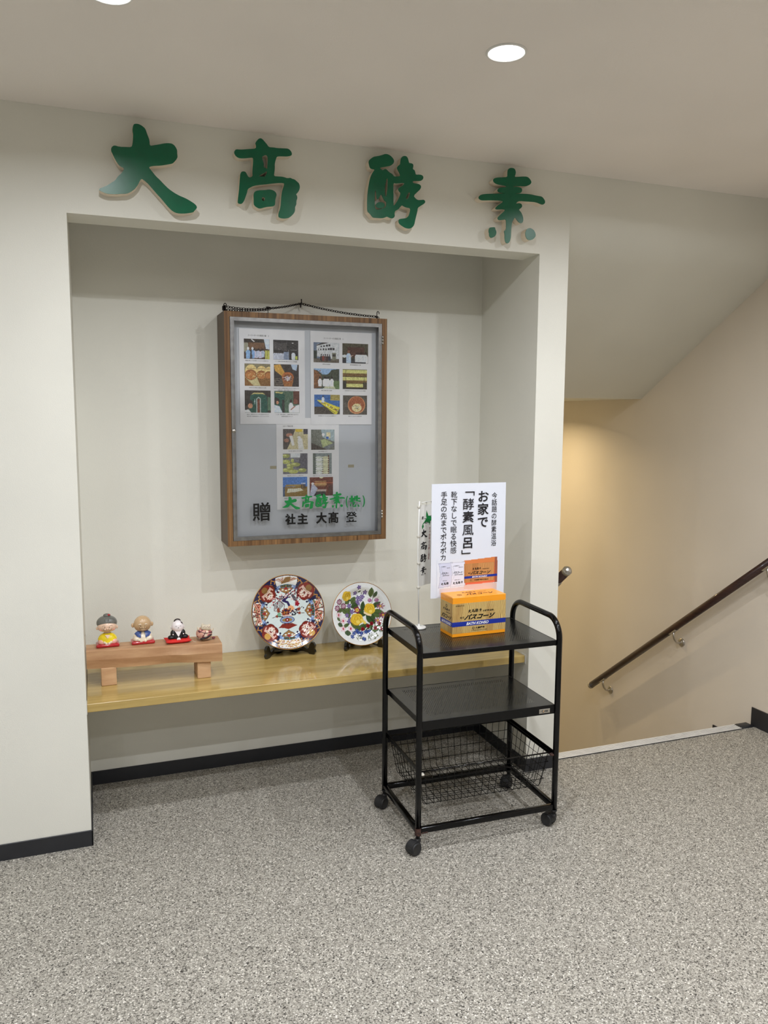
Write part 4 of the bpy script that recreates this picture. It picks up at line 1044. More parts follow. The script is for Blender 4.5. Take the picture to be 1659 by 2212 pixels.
# centre: flower basket
a.line([(.02, .40), (-.10, .31), (.02, .26), (.08, .12)], .032, (44, 32, 84)); a.line([(.0, .42), (.12, .48)], .015, (44, 32, 84)); a.line([(-.05, .42), (-.2, .42)], .012, (60, 44, 84))
for k in range(9):
    x = -.33 + .033 * k; a.line([(-.08 - .02 * k, .38), (x, .30 - .02 * abs(k - 3)), (x - .03, .06 + .03 * (k % 4))], .009, (104, 84, 92))
for k in range(110):
    x, y = [(-.18, .42), (.28, .30), (.1, .46), (-.36, .27), (.2, .5)][k % 5]; x += RNG.normal(0, .07); y += RNG.normal(0, .065); a.ell(x, y, .017, .017, [(138, 34, 44), (60, 30, 40), (226, 170, 166)][k % 3])
for k in range(4): a.line([(.14 + .02 * k, .44), (.2 + .03 * k, .3)], .01, (84, 78, 88))
a.blob(.28, .20, .07, (150, 28, 44), 5, .3); a.blob(.10, .08, .10, (226, 166, 118), 8, .25); a.blob(-.05, -.01, .12, (146, 66, 38), 10, .2); a.blob(-.05, -.01, .05, (176, 116, 50), 6, .2)
for k in range(26): a.ell(.04 + RNG.normal(0, .13), .04 + RNG.normal(0, .06), .02, .02, (40, 28, 62))
for s, e in (((-.12, .0), (-.36, .06)), ((-.16, -.06), (-.42, -.13)), ((.2, -.02), (.42, .12)), ((.2, -.04), (.46, -.06)), ((-.2, .06), (-.3, .12)), ((.3, 0), (.34, .12))):
    a.line([s, e], .008, (92, 70, 58)); a.blob((s[0] + e[0]) / 2, (s[1] + e[1]) / 2, .045, (140, 62, 40), 5, .4)
a.line([(-.24, -.02), (-.26, -.10), (-.1, -.13), (0, -.10), (.2, -.09), (.21, -.02)], .014, (40, 50, 52)); a.ell(-.23, -.05, .05, .05, (120, 170, 140)); a.ell(0, -.11, .12, .035, (226, 196, 190))
a.ell(-.02, -.21, .20, .10, (44, 48, 84)); a.ell(-.02, -.21, .185, .086, (140, 164, 204)); a.ell(-.02, -.21, .14, .05, (156, 128, 76)); a.ell(-.02, -.21, .055, .055, (128, 34, 38)); a.ell(-.02, -.21, .018, .018, (240, 226, 220))
a.poly([(-.27, -.41), (-.16, -.31), (.12, -.31), (.25, -.37), (.13, -.41), (0, -.46), (-.12, -.42)], (132, 42, 32))
for s in (-.1, 0, .07): a.line([(s, -.29), (s + .005, -.34)], .008, (40, 34, 60))
a.grain(4)
ZB = bz
plate('imari_plate', 'large red, navy and gold patterned porcelain plate on a black stand', 0.1565, a, (0.800, 0.352, ZB + 0.0275), math.radians(15), 0.0)
# flower plate
a = Art(190, 190, (232, 236, 238), (-1, 1, -1, 1))
def F(x, y): return ((x - 860) / 700, (945 - y) / 765)
GR, GR2 = (58, 84, 50), (84, 106, 60)
for (x, y, L, w, an) in ((1120, 450, .14, .075, 1.5), (1210, 510, .11, .05, 1.1), (700, 610, .12, .08, 1.0), (730, 740, .13, .09, .4), (915, 780, .16, .07, 1.4), (1230, 760, .15, .07, .5), (1260, 970, .2, .12, -.2), (1090, 1080, .2, .13, -.9), (870, 940, .16, .09, -.3),
                        (380, 830, .12, .06, .3), (500, 850, .12, .08, -.8), (580, 840, .1, .07, 1.2), (720, 1230, .18, .08, -.6), (880, 1270, .2, .08, .4), (515, 1380, .08, .1, 1.4), (350, 1170, .09, .06, -.5), (500, 1200, .12, .05, .4), (320, 1030, .08, .04, -.9), (560, 640, .08, .07, .6), (610, 600, .06, .03, 0), (855, 405, .05, .02, .3), (580, 940, .12, .06, 1.4)):
    c_ = F(x, y); a.leaf(c_[0], c_[1], L * 1.15, w * 1.15, an, GR if int(x) % 20 else GR2)
for k in range(60):
    c_ = F(RNG.uniform(880, 1370), RNG.uniform(1230, 1400)); a.leaf(c_[0], c_[1], .06, .02, RNG.uniform(0, 3), GR2 if k % 2 else GR)
for k in range(26):
    c_ = F(RNG.uniform(700, 1250), RNG.uniform(1400, 1580)); a.leaf(c_[0], c_[1], .06, .012, RNG.uniform(.4, 2.6), (104, 116, 84))
for pts in ([(790, 380), (800, 520), (840, 760)], [(905, 430), (900, 520)], [(1180, 540), (1140, 700)], [(430, 1060), (330, 1120)]):
    a.line([F(*p) for p in pts], .009, (92, 96, 84))
for (x, y, r) in ((835, 305, .075), (750, 440, .07), (985, 435, .08), (820, 560, .085), (920, 540, .085), (800, 650, .08), (880, 620, .06), (820, 700, .06), (600, 735, .085), (655, 880, .085), (540, 960, .08), (580, 1110, .085), (610, 1040, .05)):
    c_ = F(x, y); a.blob(c_[0], c_[1], r, (98, 82, 136), 5, .45, x); a.blob(c_[0], c_[1], r * .6, (136, 120, 170), 5, .4, x + 1); a.ell(c_[0], c_[1], r * .18, r * .18, (80, 62, 116))
for (x, y) in ((360, 625), (465, 730), (305, 770)):
    c_ = F(x, y); a.blob(c_[0], c_[1], .098, (112, 48, 86), 8, .2)
    for k in range(8): a.ell(c_[0] + .052 * math.cos(k * PI / 4), c_[1] + .05 * math.sin(k * PI / 4), .016, .016, (214, 180, 200))
    a.ell(c_[0], c_[1], .022, .022, (236, 220, 226))
for (x, y) in ((330, 935), (440, 1085), (415, 1270), (605, 1285)):
    c_ = F(x, y); a.blob(c_[0], c_[1], .10, (206, 150, 172), 5, .45); a.blob(c_[0], c_[1], .09, (238, 216, 224), 5, .42); a.ell(c_[0], c_[1], .03, .04, (196, 60, 92))
for (x, y) in ((1090, 640), (1245, 645)):
    c_ = F(x, y); a.ell(c_[0], c_[1], .07, .06, (160, 104, 146)); a.ell(c_[0] - .02, c_[1] + .02, .03, .025, (188, 138, 172)); a.line([(c_[0] - .08, c_[1] + .09), (c_[0], c_[1] + .06), (c_[0] + .08, c_[1] + .1)], .01, (206, 196, 196))
c_ = F(780, 850); a.blob(c_[0], c_[1], .12, (124, 40, 76), 5, .4); a.blob(c_[0], c_[1], .065, (236, 200, 90), 5, .3); a.ell(c_[0], c_[1], .02, .02, (120, 60, 30))
for (x, y) in ((1325, 800), (1250, 1140), (1370, 1020)):
    c_ = F(x, y)
    for k in range(7): a.line([c_, (c_[0] + .11 * math.cos(k * .9), c_[1] + .09 * math.sin(k * .9))], .016, (150, 60, 100))
    a.ell(c_[0], c_[1], .035, .03, (226, 180, 70))
def rose(x, y, r, sy=1.0):
    cx_, cy_ = F(x, y)
    a.blob(cx_, cy_, r * 1.04, (196, 150, 30), 5, .12, .4, sy); a.blob(cx_, cy_, r, (232, 198, 70), 5, .12, .4, sy)
    for k in range(6): a.ring(cx_ + .03 * math.cos(k * 2.1) * r / .16, cy_ + .03 * math.sin(k * 2.1) * r / .16, r * (.16 + .12 * k) - .007, r * (.16 + .12 * k) + .004, (196, 154, 34) if k % 2 else (212, 170, 46))
    a.ell(cx_ + r * .15, cy_ - r * .4, r * .3, r * .25, (246, 220, 110))
rose(545, 495, .165, .95); rose(1075, 850, .185, 1.0); rose(760, 1070, .215, .85)
c_ = F(1020, 970); a.line([(c_[0] - .1, c_[1] + .05), (c_[0], c_[1] - .01), (c_[0] + .1, c_[1] - .04)], .03, (246, 224, 184)); c_ = F(930, 1160); a.line([(c_[0] - .08, c_[1] + .08), (c_[0] + .02, c_[1] - .02)], .04, (240, 214, 110))
for (x, y) in ((1100, 1205), (1010, 1255), (880, 1320), (1265, 1215), (1175, 1320), (1300, 1345)):
    c_ = F(x, y); a.blob(c_[0], c_[1], .065, (134, 20, 34), 8, .15); a.ell(c_[0], c_[1], .02, .02, (84, 10, 20))
for (x, y) in ((670, 1400), (740, 1345), (820, 1440), (950, 1395), (1030, 1390), (610, 1475), (875, 1555), (780, 1400), (850, 1410)):
    c_ = F(x, y); a.blob(c_[0], c_[1], .075, (42, 62, 128), 6, .5, x); a.blob(c_[0], c_[1], .04, (70, 96, 168), 6, .4)
a.line([F(950, 1605), F(1000, 1612), F(1050, 1595), F(1100, 1590)], .005, (150, 150, 150))
a.grain(3)
plate('flower_plate', 'white gold-rimmed plate painted with yellow roses and garden flowers', 0.1365, a, (1.1225, 0.352, ZB + 0.0145), math.radians(13), 0.0)

def plate_stand(label, loc, half, R_, lift, s=1.0, rz=0.0):
    """two lacquered side boards that meet behind the plate, with hooked toes in front and a cross bar"""
    t = thing('plate_stand', label, 'stand', loc, rz, 'black plate stands')
    for sd in (-1, 1):
        F_ = Vector((sd * half, -0.012, 0)); B_ = Vector((sd * 0.018, 0.072, 0)); L = (B_ - F_).length
        du = (B_ - F_).normalized(); nn = Vector((-du.y, du.x, 0)); th = 0.0115
        pr = [(0, 0), (.022, 0), (.030, .006), (.05, .009), (.066, .008), (.078, .003), (.084, 0), (L, 0), (L + .004, .05), (L - .002, .10), (L - .012, .112), (L - .022, .105), (L - .028, .07), (L - .045, .035),
              (.05, lift + .010), (.034, lift + .001), (.026, lift + .006), (.022, lift + .022), (.014, lift + .033), (.003, lift + .031), (-.005, lift + .019), (-.001, .022), (-.006, .012)]
        pr = [(a_ , b_ * s) for a_, b_ in pr]
        mb = MB().prism([pr], -th / 2, th / 2, lambda u, v, d: tuple(F_ + du * u + nn * d + Vector((0, 0, v))))
        mb.build('side_board', 'lacquer', t)
    mb = MB().rbox(-half * .62, half * .62, 0.020, 0.030, 0.016, 0.030, r=0.002, seg=1)
    mb.build('cross_bar', 'lacquer', t)
    return t
plate_stand('black lacquered plate stand under the large red and navy plate', (0.800, 0.350, bz), 0.104, 0.1565, 0.020)
plate_stand('black plate stand under the white plate of roses, partly behind the trolley', (1.127, 0.350, bz), 0.086, 0.1365, 0.009, 0.9)

# ------------------------------------------------------------------ figurines on the beam
FZ = 0.640
def arc(cx, cz, r, a0, a1, n, yfn, w=0.0006):
    return [(cx + r * math.cos(a0 + (a1 - a0) * i / n), yfn(cx + r * math.cos(a0 + (a1 - a0) * i / n), cz + r * math.sin(a0 + (a1 - a0) * i / n)) - w, cz + r * math.sin(a0 + (a1 - a0) * i / n)) for i in range(n + 1)]
def front(c, r):
    return lambda x, z: c[1] - r[1] * math.sqrt(max(0.02, 1 - ((x - c[0]) / r[0]) ** 2 - ((z - c[2]) / r[2]) ** 2))
def body_prof(w, h):
    return [(0, 0.010), (w * .98, 0.010), (w, 0.014), (w * .97, 0.024), (w * .86, 0.036), (w * .70, h * .80), (w * .52, h * .93), (w * .3, h), (0, h)]
def cushion(t, w, d, h, mat='red'):
    mb = MB().rbox(-w / 2, w / 2, -d / 2, d / 2, 0, h, r=h * .48, seg=4)
    return mb.build('cushion', mat, t)

# old woman
t = thing('old_woman_figurine', 'glazed nodding old woman figurine with grey bun, pink robe and yellow shawl', 'figurine', (0.0795, 0.265, FZ), 0.02, 'figurines on the beam')
cushion(t, 0.083, 0.058, 0.0135)
mb = MB().lathe(body_prof(.0345, .050), 36, sy=.72)
for s in (-1, 1): mb.ball((s * .019, -.012, .020), (.015, .012, .012))
mb.build('body', 'pink', t, merge=False)
mb = MB()
nseg = 40
prf = lambda k: [(.0335, .0285), (.0318, .034), (.0275, .041), (.0215, .047), (.013, .051)][k]
vv = []
for k in range(5):
    r_, z_ = prf(k)
    for i in range(nseg):
        an = 2 * PI * i / nseg; fr = max(0, -math.sin(an)) ** 3
        z2 = z_ - (0.010 * fr if k == 0 else 0.006 * fr if k == 1 else 0.0)
        vv.append((math.cos(an) * r_ * 1.03, math.sin(an) * r_ * .78 - .0006, z2))
mb.add(vv, [(k * nseg + i, k * nseg + (i + 1) % nseg, (k + 1) * nseg + (i + 1) % nseg, (k + 1) * nseg + i) for k in range(4) for i in range(nseg)], 0, True)
mb.build('shawl', 'yellow', t)
mb = MB().lathe([(0.0, .044), (.012, .045), (.0105, .060), (.009, .066)], 20, sy=.85)
mb.add([(-.009, -.0215, .0475), (.009, -.0215, .0475), (0, -.0262, .0345)], [(0, 1, 2)])
mb.build('neck', 'skin', t, merge=False)
hc, hr = (0, -.002, .078), (.0345, .028, .0235)
mb = MB().ball(hc, hr, 36, 24, fn=lambda x, y, z: (x * (1 - .08 * z + .05 * (z < -.2) * -z), y, z))
for s in (-1, 1): mb.ball((s * .0345, 0, .0705), (.0048, .004, .0062))
mb.ball((0, hc[1] - hr[1] - .0008, .0725), (.0042, .003, .0028))
for s in (-1, 1): mb.ball((s * .0082, hc[1] - hr[1] + .0016, .0705), (.0032, .0022, .0046))
hd = mb.build('head', 'skin', t, merge=False)
mb = MB().ball((0, .005, .089), (.0372, .0295, .0272), 40, 24, fn=lambda x, y, z: (x, y if y > -.3 else y, z))
mb.v = [(x, y, z if not (y < -.012) else z + .0125 * max(0, (-.012 - y) / .013) * max(0, 1 - (z - .062) / .03) * (1 - (x / .04) ** 2)) for x, y, z in mb.v]
mb.ball((.001, .004, .1165), (.0135, .012, .0075), 20, 12)
for k in range(3): mb.tube([(-.006 + .006 * k, -.020, .1085), (-.0065 + .0065 * k, -.0245, .1015)], .0013, 6)
mb.build('hair', 'hair', hd, merge=False)
mb = MB().ball((.0075, -.004, .1195), (.0058, .005, .0034), 14, 8)
mb.build('hair_pin', 'red', hd, merge=False)
yf = front(hc, hr); mb = MB()
for s in (-1, 1):
    mb.ball((s * .0078 - .001, yf(s * .0078, .0775), .0775), (.0014, .0009, .0017), 10, 8)
    mb.tube(arc(s * .0125, .0785, .0062, .5, 2.6, 8, yf), .00035, 5)
    mb.tube(arc(s * .0095, .0705, .0042, PI + (.2 if s > 0 else -.6), 2 * PI + (.6 if s > 0 else -.2), 8, lambda x, z: hc[1] - hr[1] - .0006), .0004, 5)
mb.build('face_lines', 'dark', hd, merge=False)
for s in (-1, 1): MB().ball((s * .0215, yf(s * .0215, .068) + .0012, .068), (.0062, .002, .0052), 14, 8).build('cheek', 'rose', hd, merge=False)
for s in (-1, 1):
    mb = MB()
    for k in range(4): mb.ball((s * (.0035 + .0032 * k), -.0262 + .0006 * k, .0185 + .0006 * k - (.003 if k < 2 else 0)), (.0024, .0028, .0048), 10, 8)
    mb.build('hand', 'cream_glaze', t, merge=False)

# old man
t = thing('old_man_figurine', 'glazed bald old man figurine in cream robe with blue collar on red cushion', 'figurine', (0.2065, 0.2645, FZ), 0.03, 'figurines on the beam')
cushion(t, 0.086, 0.058, 0.0135)
mb = MB().lathe(body_prof(.0365, .048), 36, sy=.72)
for s in (-1, 1): mb.ball((s * .020, -.012, .020), (.015, .012, .012))
mb.build('body', 'cream_glaze', t, merge=False)
for s in (-1, 1):
    mb = MB(); vv = []
    for k, (r_, z_, w_) in enumerate(((.0345, .0265, .02), (.0335, .032, .42), (.0300, .040, .62), (.0250, .0455, .72), (.018, .0492, .8))):
        for i in range(10):
            an = -PI / 2 + s * (.24 + (1.05 * i / 9) * (w_ if k < 2 else 1)); vv.append((math.cos(an) * r_ * 1.06, math.sin(an) * r_ * .78 - .0006, z_))
    mb.add(vv, [(k * 10 + i, k * 10 + i + 1, (k + 1) * 10 + i + 1, (k + 1) * 10 + i) for k in range(4) for i in range(9)], 0, True)
    mb.build('collar', 'bluecollar', t)
hc, hr = (0, -.003, .0755), (.0325, .0275, .0315)
mb = MB().ball(hc, hr, 36, 24, fn=lambda x, y, z: (x * (1 - .04 * z), y, z if z > -.8 else -.8 + (z + .8) * .4))
for s in (-1, 1): mb.ball((s * .0345, 0, .0715), (.0062, .0045, .0088))
mb.lathe([(0.012, .044), (.011, .054)], 18, sy=.8)
mb.ball((0, hc[1] - hr[1] - .0006, .0668), (.0045, .003, .0034))
for s in (-1, 1): mb.ball((s * .0075, hc[1] - hr[1] + .0015, .066), (.003, .002, .004))
mb.ball((0, hc[1] - hr[1] + .003, .0595), (.0105, .003, .0038))
hd = mb.build('head', 'tan', t, merge=False)
yf = front(hc, hr)
for s in (-1, 1): MB().tube([(s * .0065, yf(s * .0065, .0790) - .0006, .0790), (s * .0105, yf(s * .0105, .0805) - .0008, .0805), (s * .0150, yf(s * .015, .0782) - .0006, .0782)], .0021, 8, flat=.9).build('eyebrow', 'cream_glaze', hd, merge=False)
mb = MB()
for s in (-1, 1):
    mb.ball((s * .0072 - .001, yf(s * .0072, .0718), .0718), (.0014, .0009, .0015), 10, 8)
    mb.tube(arc(s * .0095, .0665, .0042, PI + (.3 if s > 0 else -.7), 2 * PI + (.7 if s > 0 else -.3), 8, lambda x, z: hc[1] - hr[1] - .0004), .0004, 5)
mb.build('face_lines', 'dark', hd, merge=False)
for s in (-1, 1):
    mb = MB()
    for k in range(4): mb.ball((s * (.006 + .0038 * k), -.0275 + .0008 * k, .0185 - (.004 if k < 2 else 0)), (.0028, .003, .0052), 10, 8)
    mb.build('hand', 'cream_glaze', t, merge=False)

# seated doll in black kimono
t = thing('kimono_doll', 'small white-faced doll in black kimono bowing on a red cloth cushion', 'figurine', (0.3335, 0.232, FZ), 0.04, 'figurines on the beam'); t.scale = (.94, .94, 1.04)
mb = MB(); N_ = 16; vv = []
for sgn in (1, -1):
    for j in range(N_ + 1):
        for i in range(N_ + 1):
            x, y = -1 + 2 * i / N_, -1 + 2 * j / N_
            e_ = max(0, (1 - abs(x) ** 3)) ** .5 * max(0, (1 - abs(y) ** 3)) ** .5
            pin = 1 - .07 * (1 - x * x) * abs(y) ** 2
            pin2 = 1 - .07 * (1 - y * y) * abs(x) ** 2
            wr = .0012 * math.sin(17 * x + 5 * y) * abs(y) ** 2
            vv.append((x * .052 * pin2, y * .036 * pin, .0085 + sgn * (.0082 * e_ + .0003) + (wr if sgn > 0 else 0) + .003 * (abs(x * y)) ** 4))
m_ = (N_ + 1) ** 2
ff = [(b0_ + j * (N_ + 1) + i, b0_ + j * (N_ + 1) + i + 1, b0_ + (j + 1) * (N_ + 1) + i + 1, b0_ + (j + 1) * (N_ + 1) + i) for b0_ in (0, m_) for j in range(N_) for i in range(N_)]
edge = [i for i in range(N_ + 1)] + [(j) * (N_ + 1) + N_ for j in range(1, N_ + 1)] + [N_ * (N_ + 1) + i for i in range(N_ - 1, -1, -1)] + [j * (N_ + 1) for j in range(N_ - 1, 0, -1)]
ff += [(edge[k], edge[(k + 1) % len(edge)], edge[(k + 1) % len(edge)] + m_, edge[k] + m_) for k in range(len(edge))]
mb.add(vv, ff, 0, True)
cu = mb.build('cushion', 'red_cloth', t)
for s in (-1, 1):
    MB().tube([(s * .052, .036 * -s, .010), (s * .060, .036 * -s, .008 - .004 * (s > 0)), (s * .066, .036 * -s - .004, .004 if s > 0 else .012)], .0005, 5).build('tassel', 'clip', cu, merge=False)
mb = MB().lathe([(0, .014), (.028, .014), (.030, .018), (.026, .030), (.021, .042), (.014, .050), (0, .052)], 30, sy=.72)
for s in (-1, 1): mb.ball((s * .026, -.008, .0215), (.0145, .013, .0085), fn=lambda x, y, z: (x, y, z if z > -.5 else -.5)); mb.ball((s * .018, -.006, .035), (.012, .012, .014))
mb.build('kimono', 'kimono', t, merge=False)
mb = MB()
mb.add([(-.011, -.0185, .044), (.011, -.0185, .044), (0, -.0225, .0245)], [(0, 1, 2)])
mb.tube([(-.012, -.0175, .046), (0, -.0235, .026)], .0016, 6); mb.tube([(.012, -.0175, .046), (0, -.0235, .026)], .0016, 6)
mb.ball((0, -.026, .0185), (.0068, .005, .0046)); mb.ball((-.004, -.028, .0165), (.004, .003, .003)); mb.ball((.004, -.028, .0165), (.004, .003, .003))
for s in (-1, 1):
    mb.ball((s * .0205, -.0178, .0335), (.0028, .0012, .0028), 10, 6)
mb.build('collar_and_hands', 'china', t, merge=False)
hc, hr = (0, -.003, .0605), (.0248, .022, .0235)
mb = MB().ball(hc, hr, 32, 20, fn=lambda x, y, z: (x * (1 - .07 * z), y, z))
for s in (-1, 1): mb.ball((s * .0245, .0, .056), (.0035, .0035, .0068))
hd = mb.build('head', 'china', t, merge=False)
mb = MB()
mb.tube([(-.0135, -.005, .0795), (-.010, -.007, .0855), (-.002, -.008, .0885), (.006, -.007, .0865), (.0115, -.005, .0805)], [.0022, .0026, .0024, .0026, .0022], 8)
mb.tube([(.0105, -.013, .0790), (.0150, -.0135, .0745), (.0185, -.012, .0690)], [.0016, .0026, .0018], 8)
mb.build('hair', 'dark', hd, merge=False)
yf = front(hc, hr); mb = MB()
for s in (-1, 1): mb.tube(arc(s * .0088, .0622, .0030, .4, 2.74, 6, yf, .0003), .00042, 5)
mb.tube(arc(0, .0588, .0013, 0, 2 * PI, 8, yf, .0002), .0006, 5)
mb.build('face_lines', 'dark', hd, merge=False)

# round cat charm in patterned cloth
t = thing('cat_charm', 'tiny round cat charm wrapped in patterned pink cloth, leaning at the beam end', 'figurine', (0.4325, 0.226, FZ), 0.0, 'figurines on the beam'); t.scale = (1.22, 1.22, 1.22)
tl = Matrix.Translation((0, 0, .0215)) @ Matrix.Rotation(.16, 4, 'Y')
mb = MB().ball((0, 0, 0), (.0255, .022, .0215), 30, 18, mx=tl)
mb.build('body', 'patterned', t, merge=False)
mb = MB().ball((0, 0, -.001), (.0235, .0205, .0214), 30, 18, fn=lambda x, y, z: (x, y, min(z, -.62)), mx=tl)
mb.ball((-.027, -.006, -.012), (.0065, .006, .0045)); mb.v = mb.v[:]
mb.build('belly', 'cat', t, merge=False)
mb = MB()
mb.tube([tuple(tl @ Vector(p)) for p in ((-.012, -.0195, -.0145), (.0, -.0228, -.010), (.012, -.0205, -.004), (.0205, -.013, .002))], .0026, 8)
mb.tube([tuple(tl @ Vector(p)) for p in ((-.0225, -.012, .0085), (0, -.0235, .006), (.0225, -.012, .0085))], .0009, 6)
mb.build('sash', 'kimono', t, merge=False)
MB().ball((.0285, -.004, .006), (.0055, .005, .0035)).build('tail', 'maroon', t)
MB().tube([tuple(tl @ Vector(p)) for p in ((0, -.022, .012), (-.004, -.0235, 0), (-.010, -.021, -.012))], .0012, 6).build('ribbon', 'maroon', t)
tl = tl @ Matrix.Translation((0, -.0015, .0042))
mb = MB().rbox(-.0150, .0150, -.0175, -.001, .0100, .0265, r=.0055, seg=3, mx=tl)
for s in (-1, 1): mb.lathe([(.0048, 0), (.0026, .004), (0, .0062)], 10, sy=.6, mx=tl @ Matrix.Translation((s * .0105, -.008, .0245)) @ Matrix.Rotation(s * .25, 4, 'Y'))
for s in (-1, 1): mb.lathe([(.004, -.002), (.003, .004), (0, .009)], 8, sy=.6, mx=tl @ Matrix.Translation((s * .0215, -.006, .010)) @ Matrix.Rotation(s * .5, 4, 'Y'))
hd = mb.build('head', 'cat', t, merge=False)
mb = MB()
for (x, z) in ((-.0078, .0205), (.0078, .0195), (0, .0188), (-.0042, .0225), (.0042, .0225), (.0095, .0225)):
    mb.ball((x, -.0172, z), (.0011, .0006, .0011), 8, 6, mx=tl)
mb.build('face_marks', 'maroon', hd, merge=False)
# ------------------------------------------------------------------ trolley
CX0, CX1, CYF, CYB = 1.066, 1.606, -0.430, -0.080      # leg centre lines
TR = 0.0108
tro = thing('trolley', 'black metal kitchen trolley with two shelves, wire basket and four casters', 'trolley', ((CX0 + CX1) / 2, (CYF + CYB) / 2, 0), math.radians(-1.0))
ox, oy = (CX0 + CX1) / 2, (CYF + CYB) / 2
hx, hy = (CX1 - CX0) / 2, (CYB - CYF) / 2
for s in (-1, 1):
    zt, r = 0.783, 0.072
    p = [(s * hx, -hy, 0.064), (s * hx, -hy, 0.30), (s * hx, -hy, 0.55), (s * hx, -hy, zt - r)]
    for k in range(1, 11):
        an = PI / 2 * k / 10; p.append((s * hx, -hy + r - r * math.cos(an), zt - r + r * math.sin(an)))
    for k in range(0, 11):
        an = PI / 2 * k / 10; p.append((s * hx, hy - r + r * math.sin(an), zt - r + r * math.cos(an)))
    p += [(s * hx, hy, 0.55), (s * hx, hy, 0.30), (s * hx, hy, 0.064)]
    MB().tube(p, TR, 18).build('side_frame', 'black_frame', tro)
SHX, SHY = hx - TR + 0.001, hy - 0.004
def tray(z, fl, name):
    """sheet-metal shelf: perforated top with a folded rim; its own origin at the front left corner"""
    o = MB(); w, d = 2 * SHX, 2 * SHY
    o.box(0.002, w - 0.002, 0.002, d - 0.002, -0.0008, 0.0)
    sh = o.build(name, 'perforated', tro, loc=(-SHX, -SHY, z))
    m = MB(); th = 0.0016
    m.rbox(0, w, -0.003, th, -fl, 0.0006, r=0.0007, seg=1, smooth=False); m.rbox(0, w, d - th, d + 0.003, -fl * .7, 0.0006, r=0.0007, seg=1, smooth=False)
    m.rbox(0, th * 2, 0, d, -0.021, 0.0006, r=0.0007, seg=1, smooth=False); m.rbox(w - 2 * th, w, 0, d, -0.021, 0.0006, r=0.0007, seg=1, smooth=False)
    m.build('folded_rim', 'black', sh, merge=False)
    return sh
SZ = 0.7075
tray(SZ, 0.0185, 'top_shelf')
mid = tray(0.468, 0.0335, 'middle_shelf')
# maker's badge on the front lip of the middle shelf
bx0 = 2 * SHX - 0.064
mb = MB().rbox(bx0, bx0 + 0.044, -0.0042, -0.0030, -0.0275, -0.0115, r=0.0005, seg=1, smooth=False)
bdg = mb.build('badge', 'steel', mid)
mb = MB(); fn = lambda u, v, d: (u, -0.00435 - d, v)
text(mb, 'ma', (bx0 + .020, bx0 + .035, -.0225, -.0165), fn, 0, 0, .03, .25)
mb.tube([(bx0 + .0170, -.0044, -.0150), (bx0 + .0125, -.0044, -.0145), (bx0 + .0105, -.0044, -.0185), (bx0 + .0145, -.0044, -.0240), (bx0 + .0180, -.0044, -.0225)], .0009, 6)
mb.tube([(bx0 + .0185, -.0044, -.0175), (bx0 + .0175, -.0044, -.0225)], .0007, 6, mat=1)
mb.build('badge_lettering', ['ink', 'orange'], bdg, merge=False)['kind'] = 'stuff'
# lower rectangle of tubes
for a_, b_ in (((-hx, -hy), (hx, -hy)), ((-hx, hy), (hx, hy)), ((-hx, -hy), (-hx, hy)), ((hx, -hy), (hx, hy))):
    z = 0.078
    mb = MB(); m = 0.0
    if a_[1] == b_[1]: mb.rbox(a_[0] + TR * .7, b_[0] - TR * .7, a_[1] - .009, a_[1] + .009, z - .011, z + .011, r=.004, seg=2)
    else: mb.rbox(a_[0] - .009, a_[0] + .009, a_[1] + TR * .7, b_[1] - TR * .7, z - .011, z + .011, r=.004, seg=2)
    mb.build('lower_rail', 'black_frame', tro)
mb = MB()
mb.tube([(-hx, -hy, 0.0625), (-hx, -hy, 0.088)], [TR * 1.10, TR * 1.03], 16)
mb.rbox(-hx + .010, -hx + .034, -hy - .0095, -hy + .0095, .0662, .0745, r=.002, seg=1)
mb.build('rust_patch', 'rust', tro, merge=False)
# basket slides and basket
for s in (-1, 1):
    mb = MB()
    mb.rbox(s * (hx - .0135) - .0065, s * (hx - .0135) + .0065, -hy + .004, hy - .004, 0.276, 0.279, r=.0008, seg=1, smooth=False)
    mb.rbox(s * (hx - .0075) - .0012, s * (hx - .0075) + .0012, -hy + .004, hy - .004, 0.276, 0.294, r=.0008, seg=1, smooth=False)
    sl = mb.build('basket_slide', 'black', tro, merge=False)
    mb = MB().rbox(s * (hx - .0135) - .0075, s * (hx - .0135) + .0075, -hy - .004, -hy + .014, 0.2745, 0.2815, r=.002, seg=2)
    mb.build('slide_end_cap', 'clip' if s < 0 else 'rust', sl)
bk = bpy.data.objects.new('wire_basket', None); C.objects.link(bk); bk.parent = tro
bk.empty_display_size = 0.05
TX, TYF, TYB, TZ = hx - .014, -hy + .012, hy - .010, 0.2835
BX, BYF, BYB, BZ = hx - .036, -hy + .034, hy - .034, 0.146
mb = MB().tube([(-TX, TYF, TZ), (TX, TYF, TZ), (TX, TYB, TZ), (-TX, TYB, TZ)], .0028, 8, closed=True, smooth=True)
mb.build('basket_rim', 'black_frame', bk)
mb = MB(); wr = .0012
def lerp(a_, b_, t_): return a_ + (b_ - a_) * t_
def wire(pts):
    # round the two lower bends
    p0, p1, p2, p3 = [Vector(p) for p in pts]; R2 = .010; out = [p0]
    for a_, b_, c_ in ((p0, p1, p2), (p1, p2, p3)):
        d1 = (a_ - b_).normalized(); d2 = (c_ - b_).normalized()
        for k in range(4):
            q_ = k / 3; out.append((b_ + d1 * R2) * (1 - q_) ** 2 + b_ * 2 * q_ * (1 - q_) + (b_ + d2 * R2) * q_ ** 2)
    out.append(p3); mb.tube(out, wr, 5)
nx_ = 17
for i in range(nx_ + 1):
    x = lerp(-BX + .012, BX - .012, i / nx_); xt = x * (TX - .012) / (BX - .012)
    wire([(xt, TYF, TZ), (x, BYF, BZ), (x, BYB, BZ), (xt, TYB, TZ)])
ny_ = 9
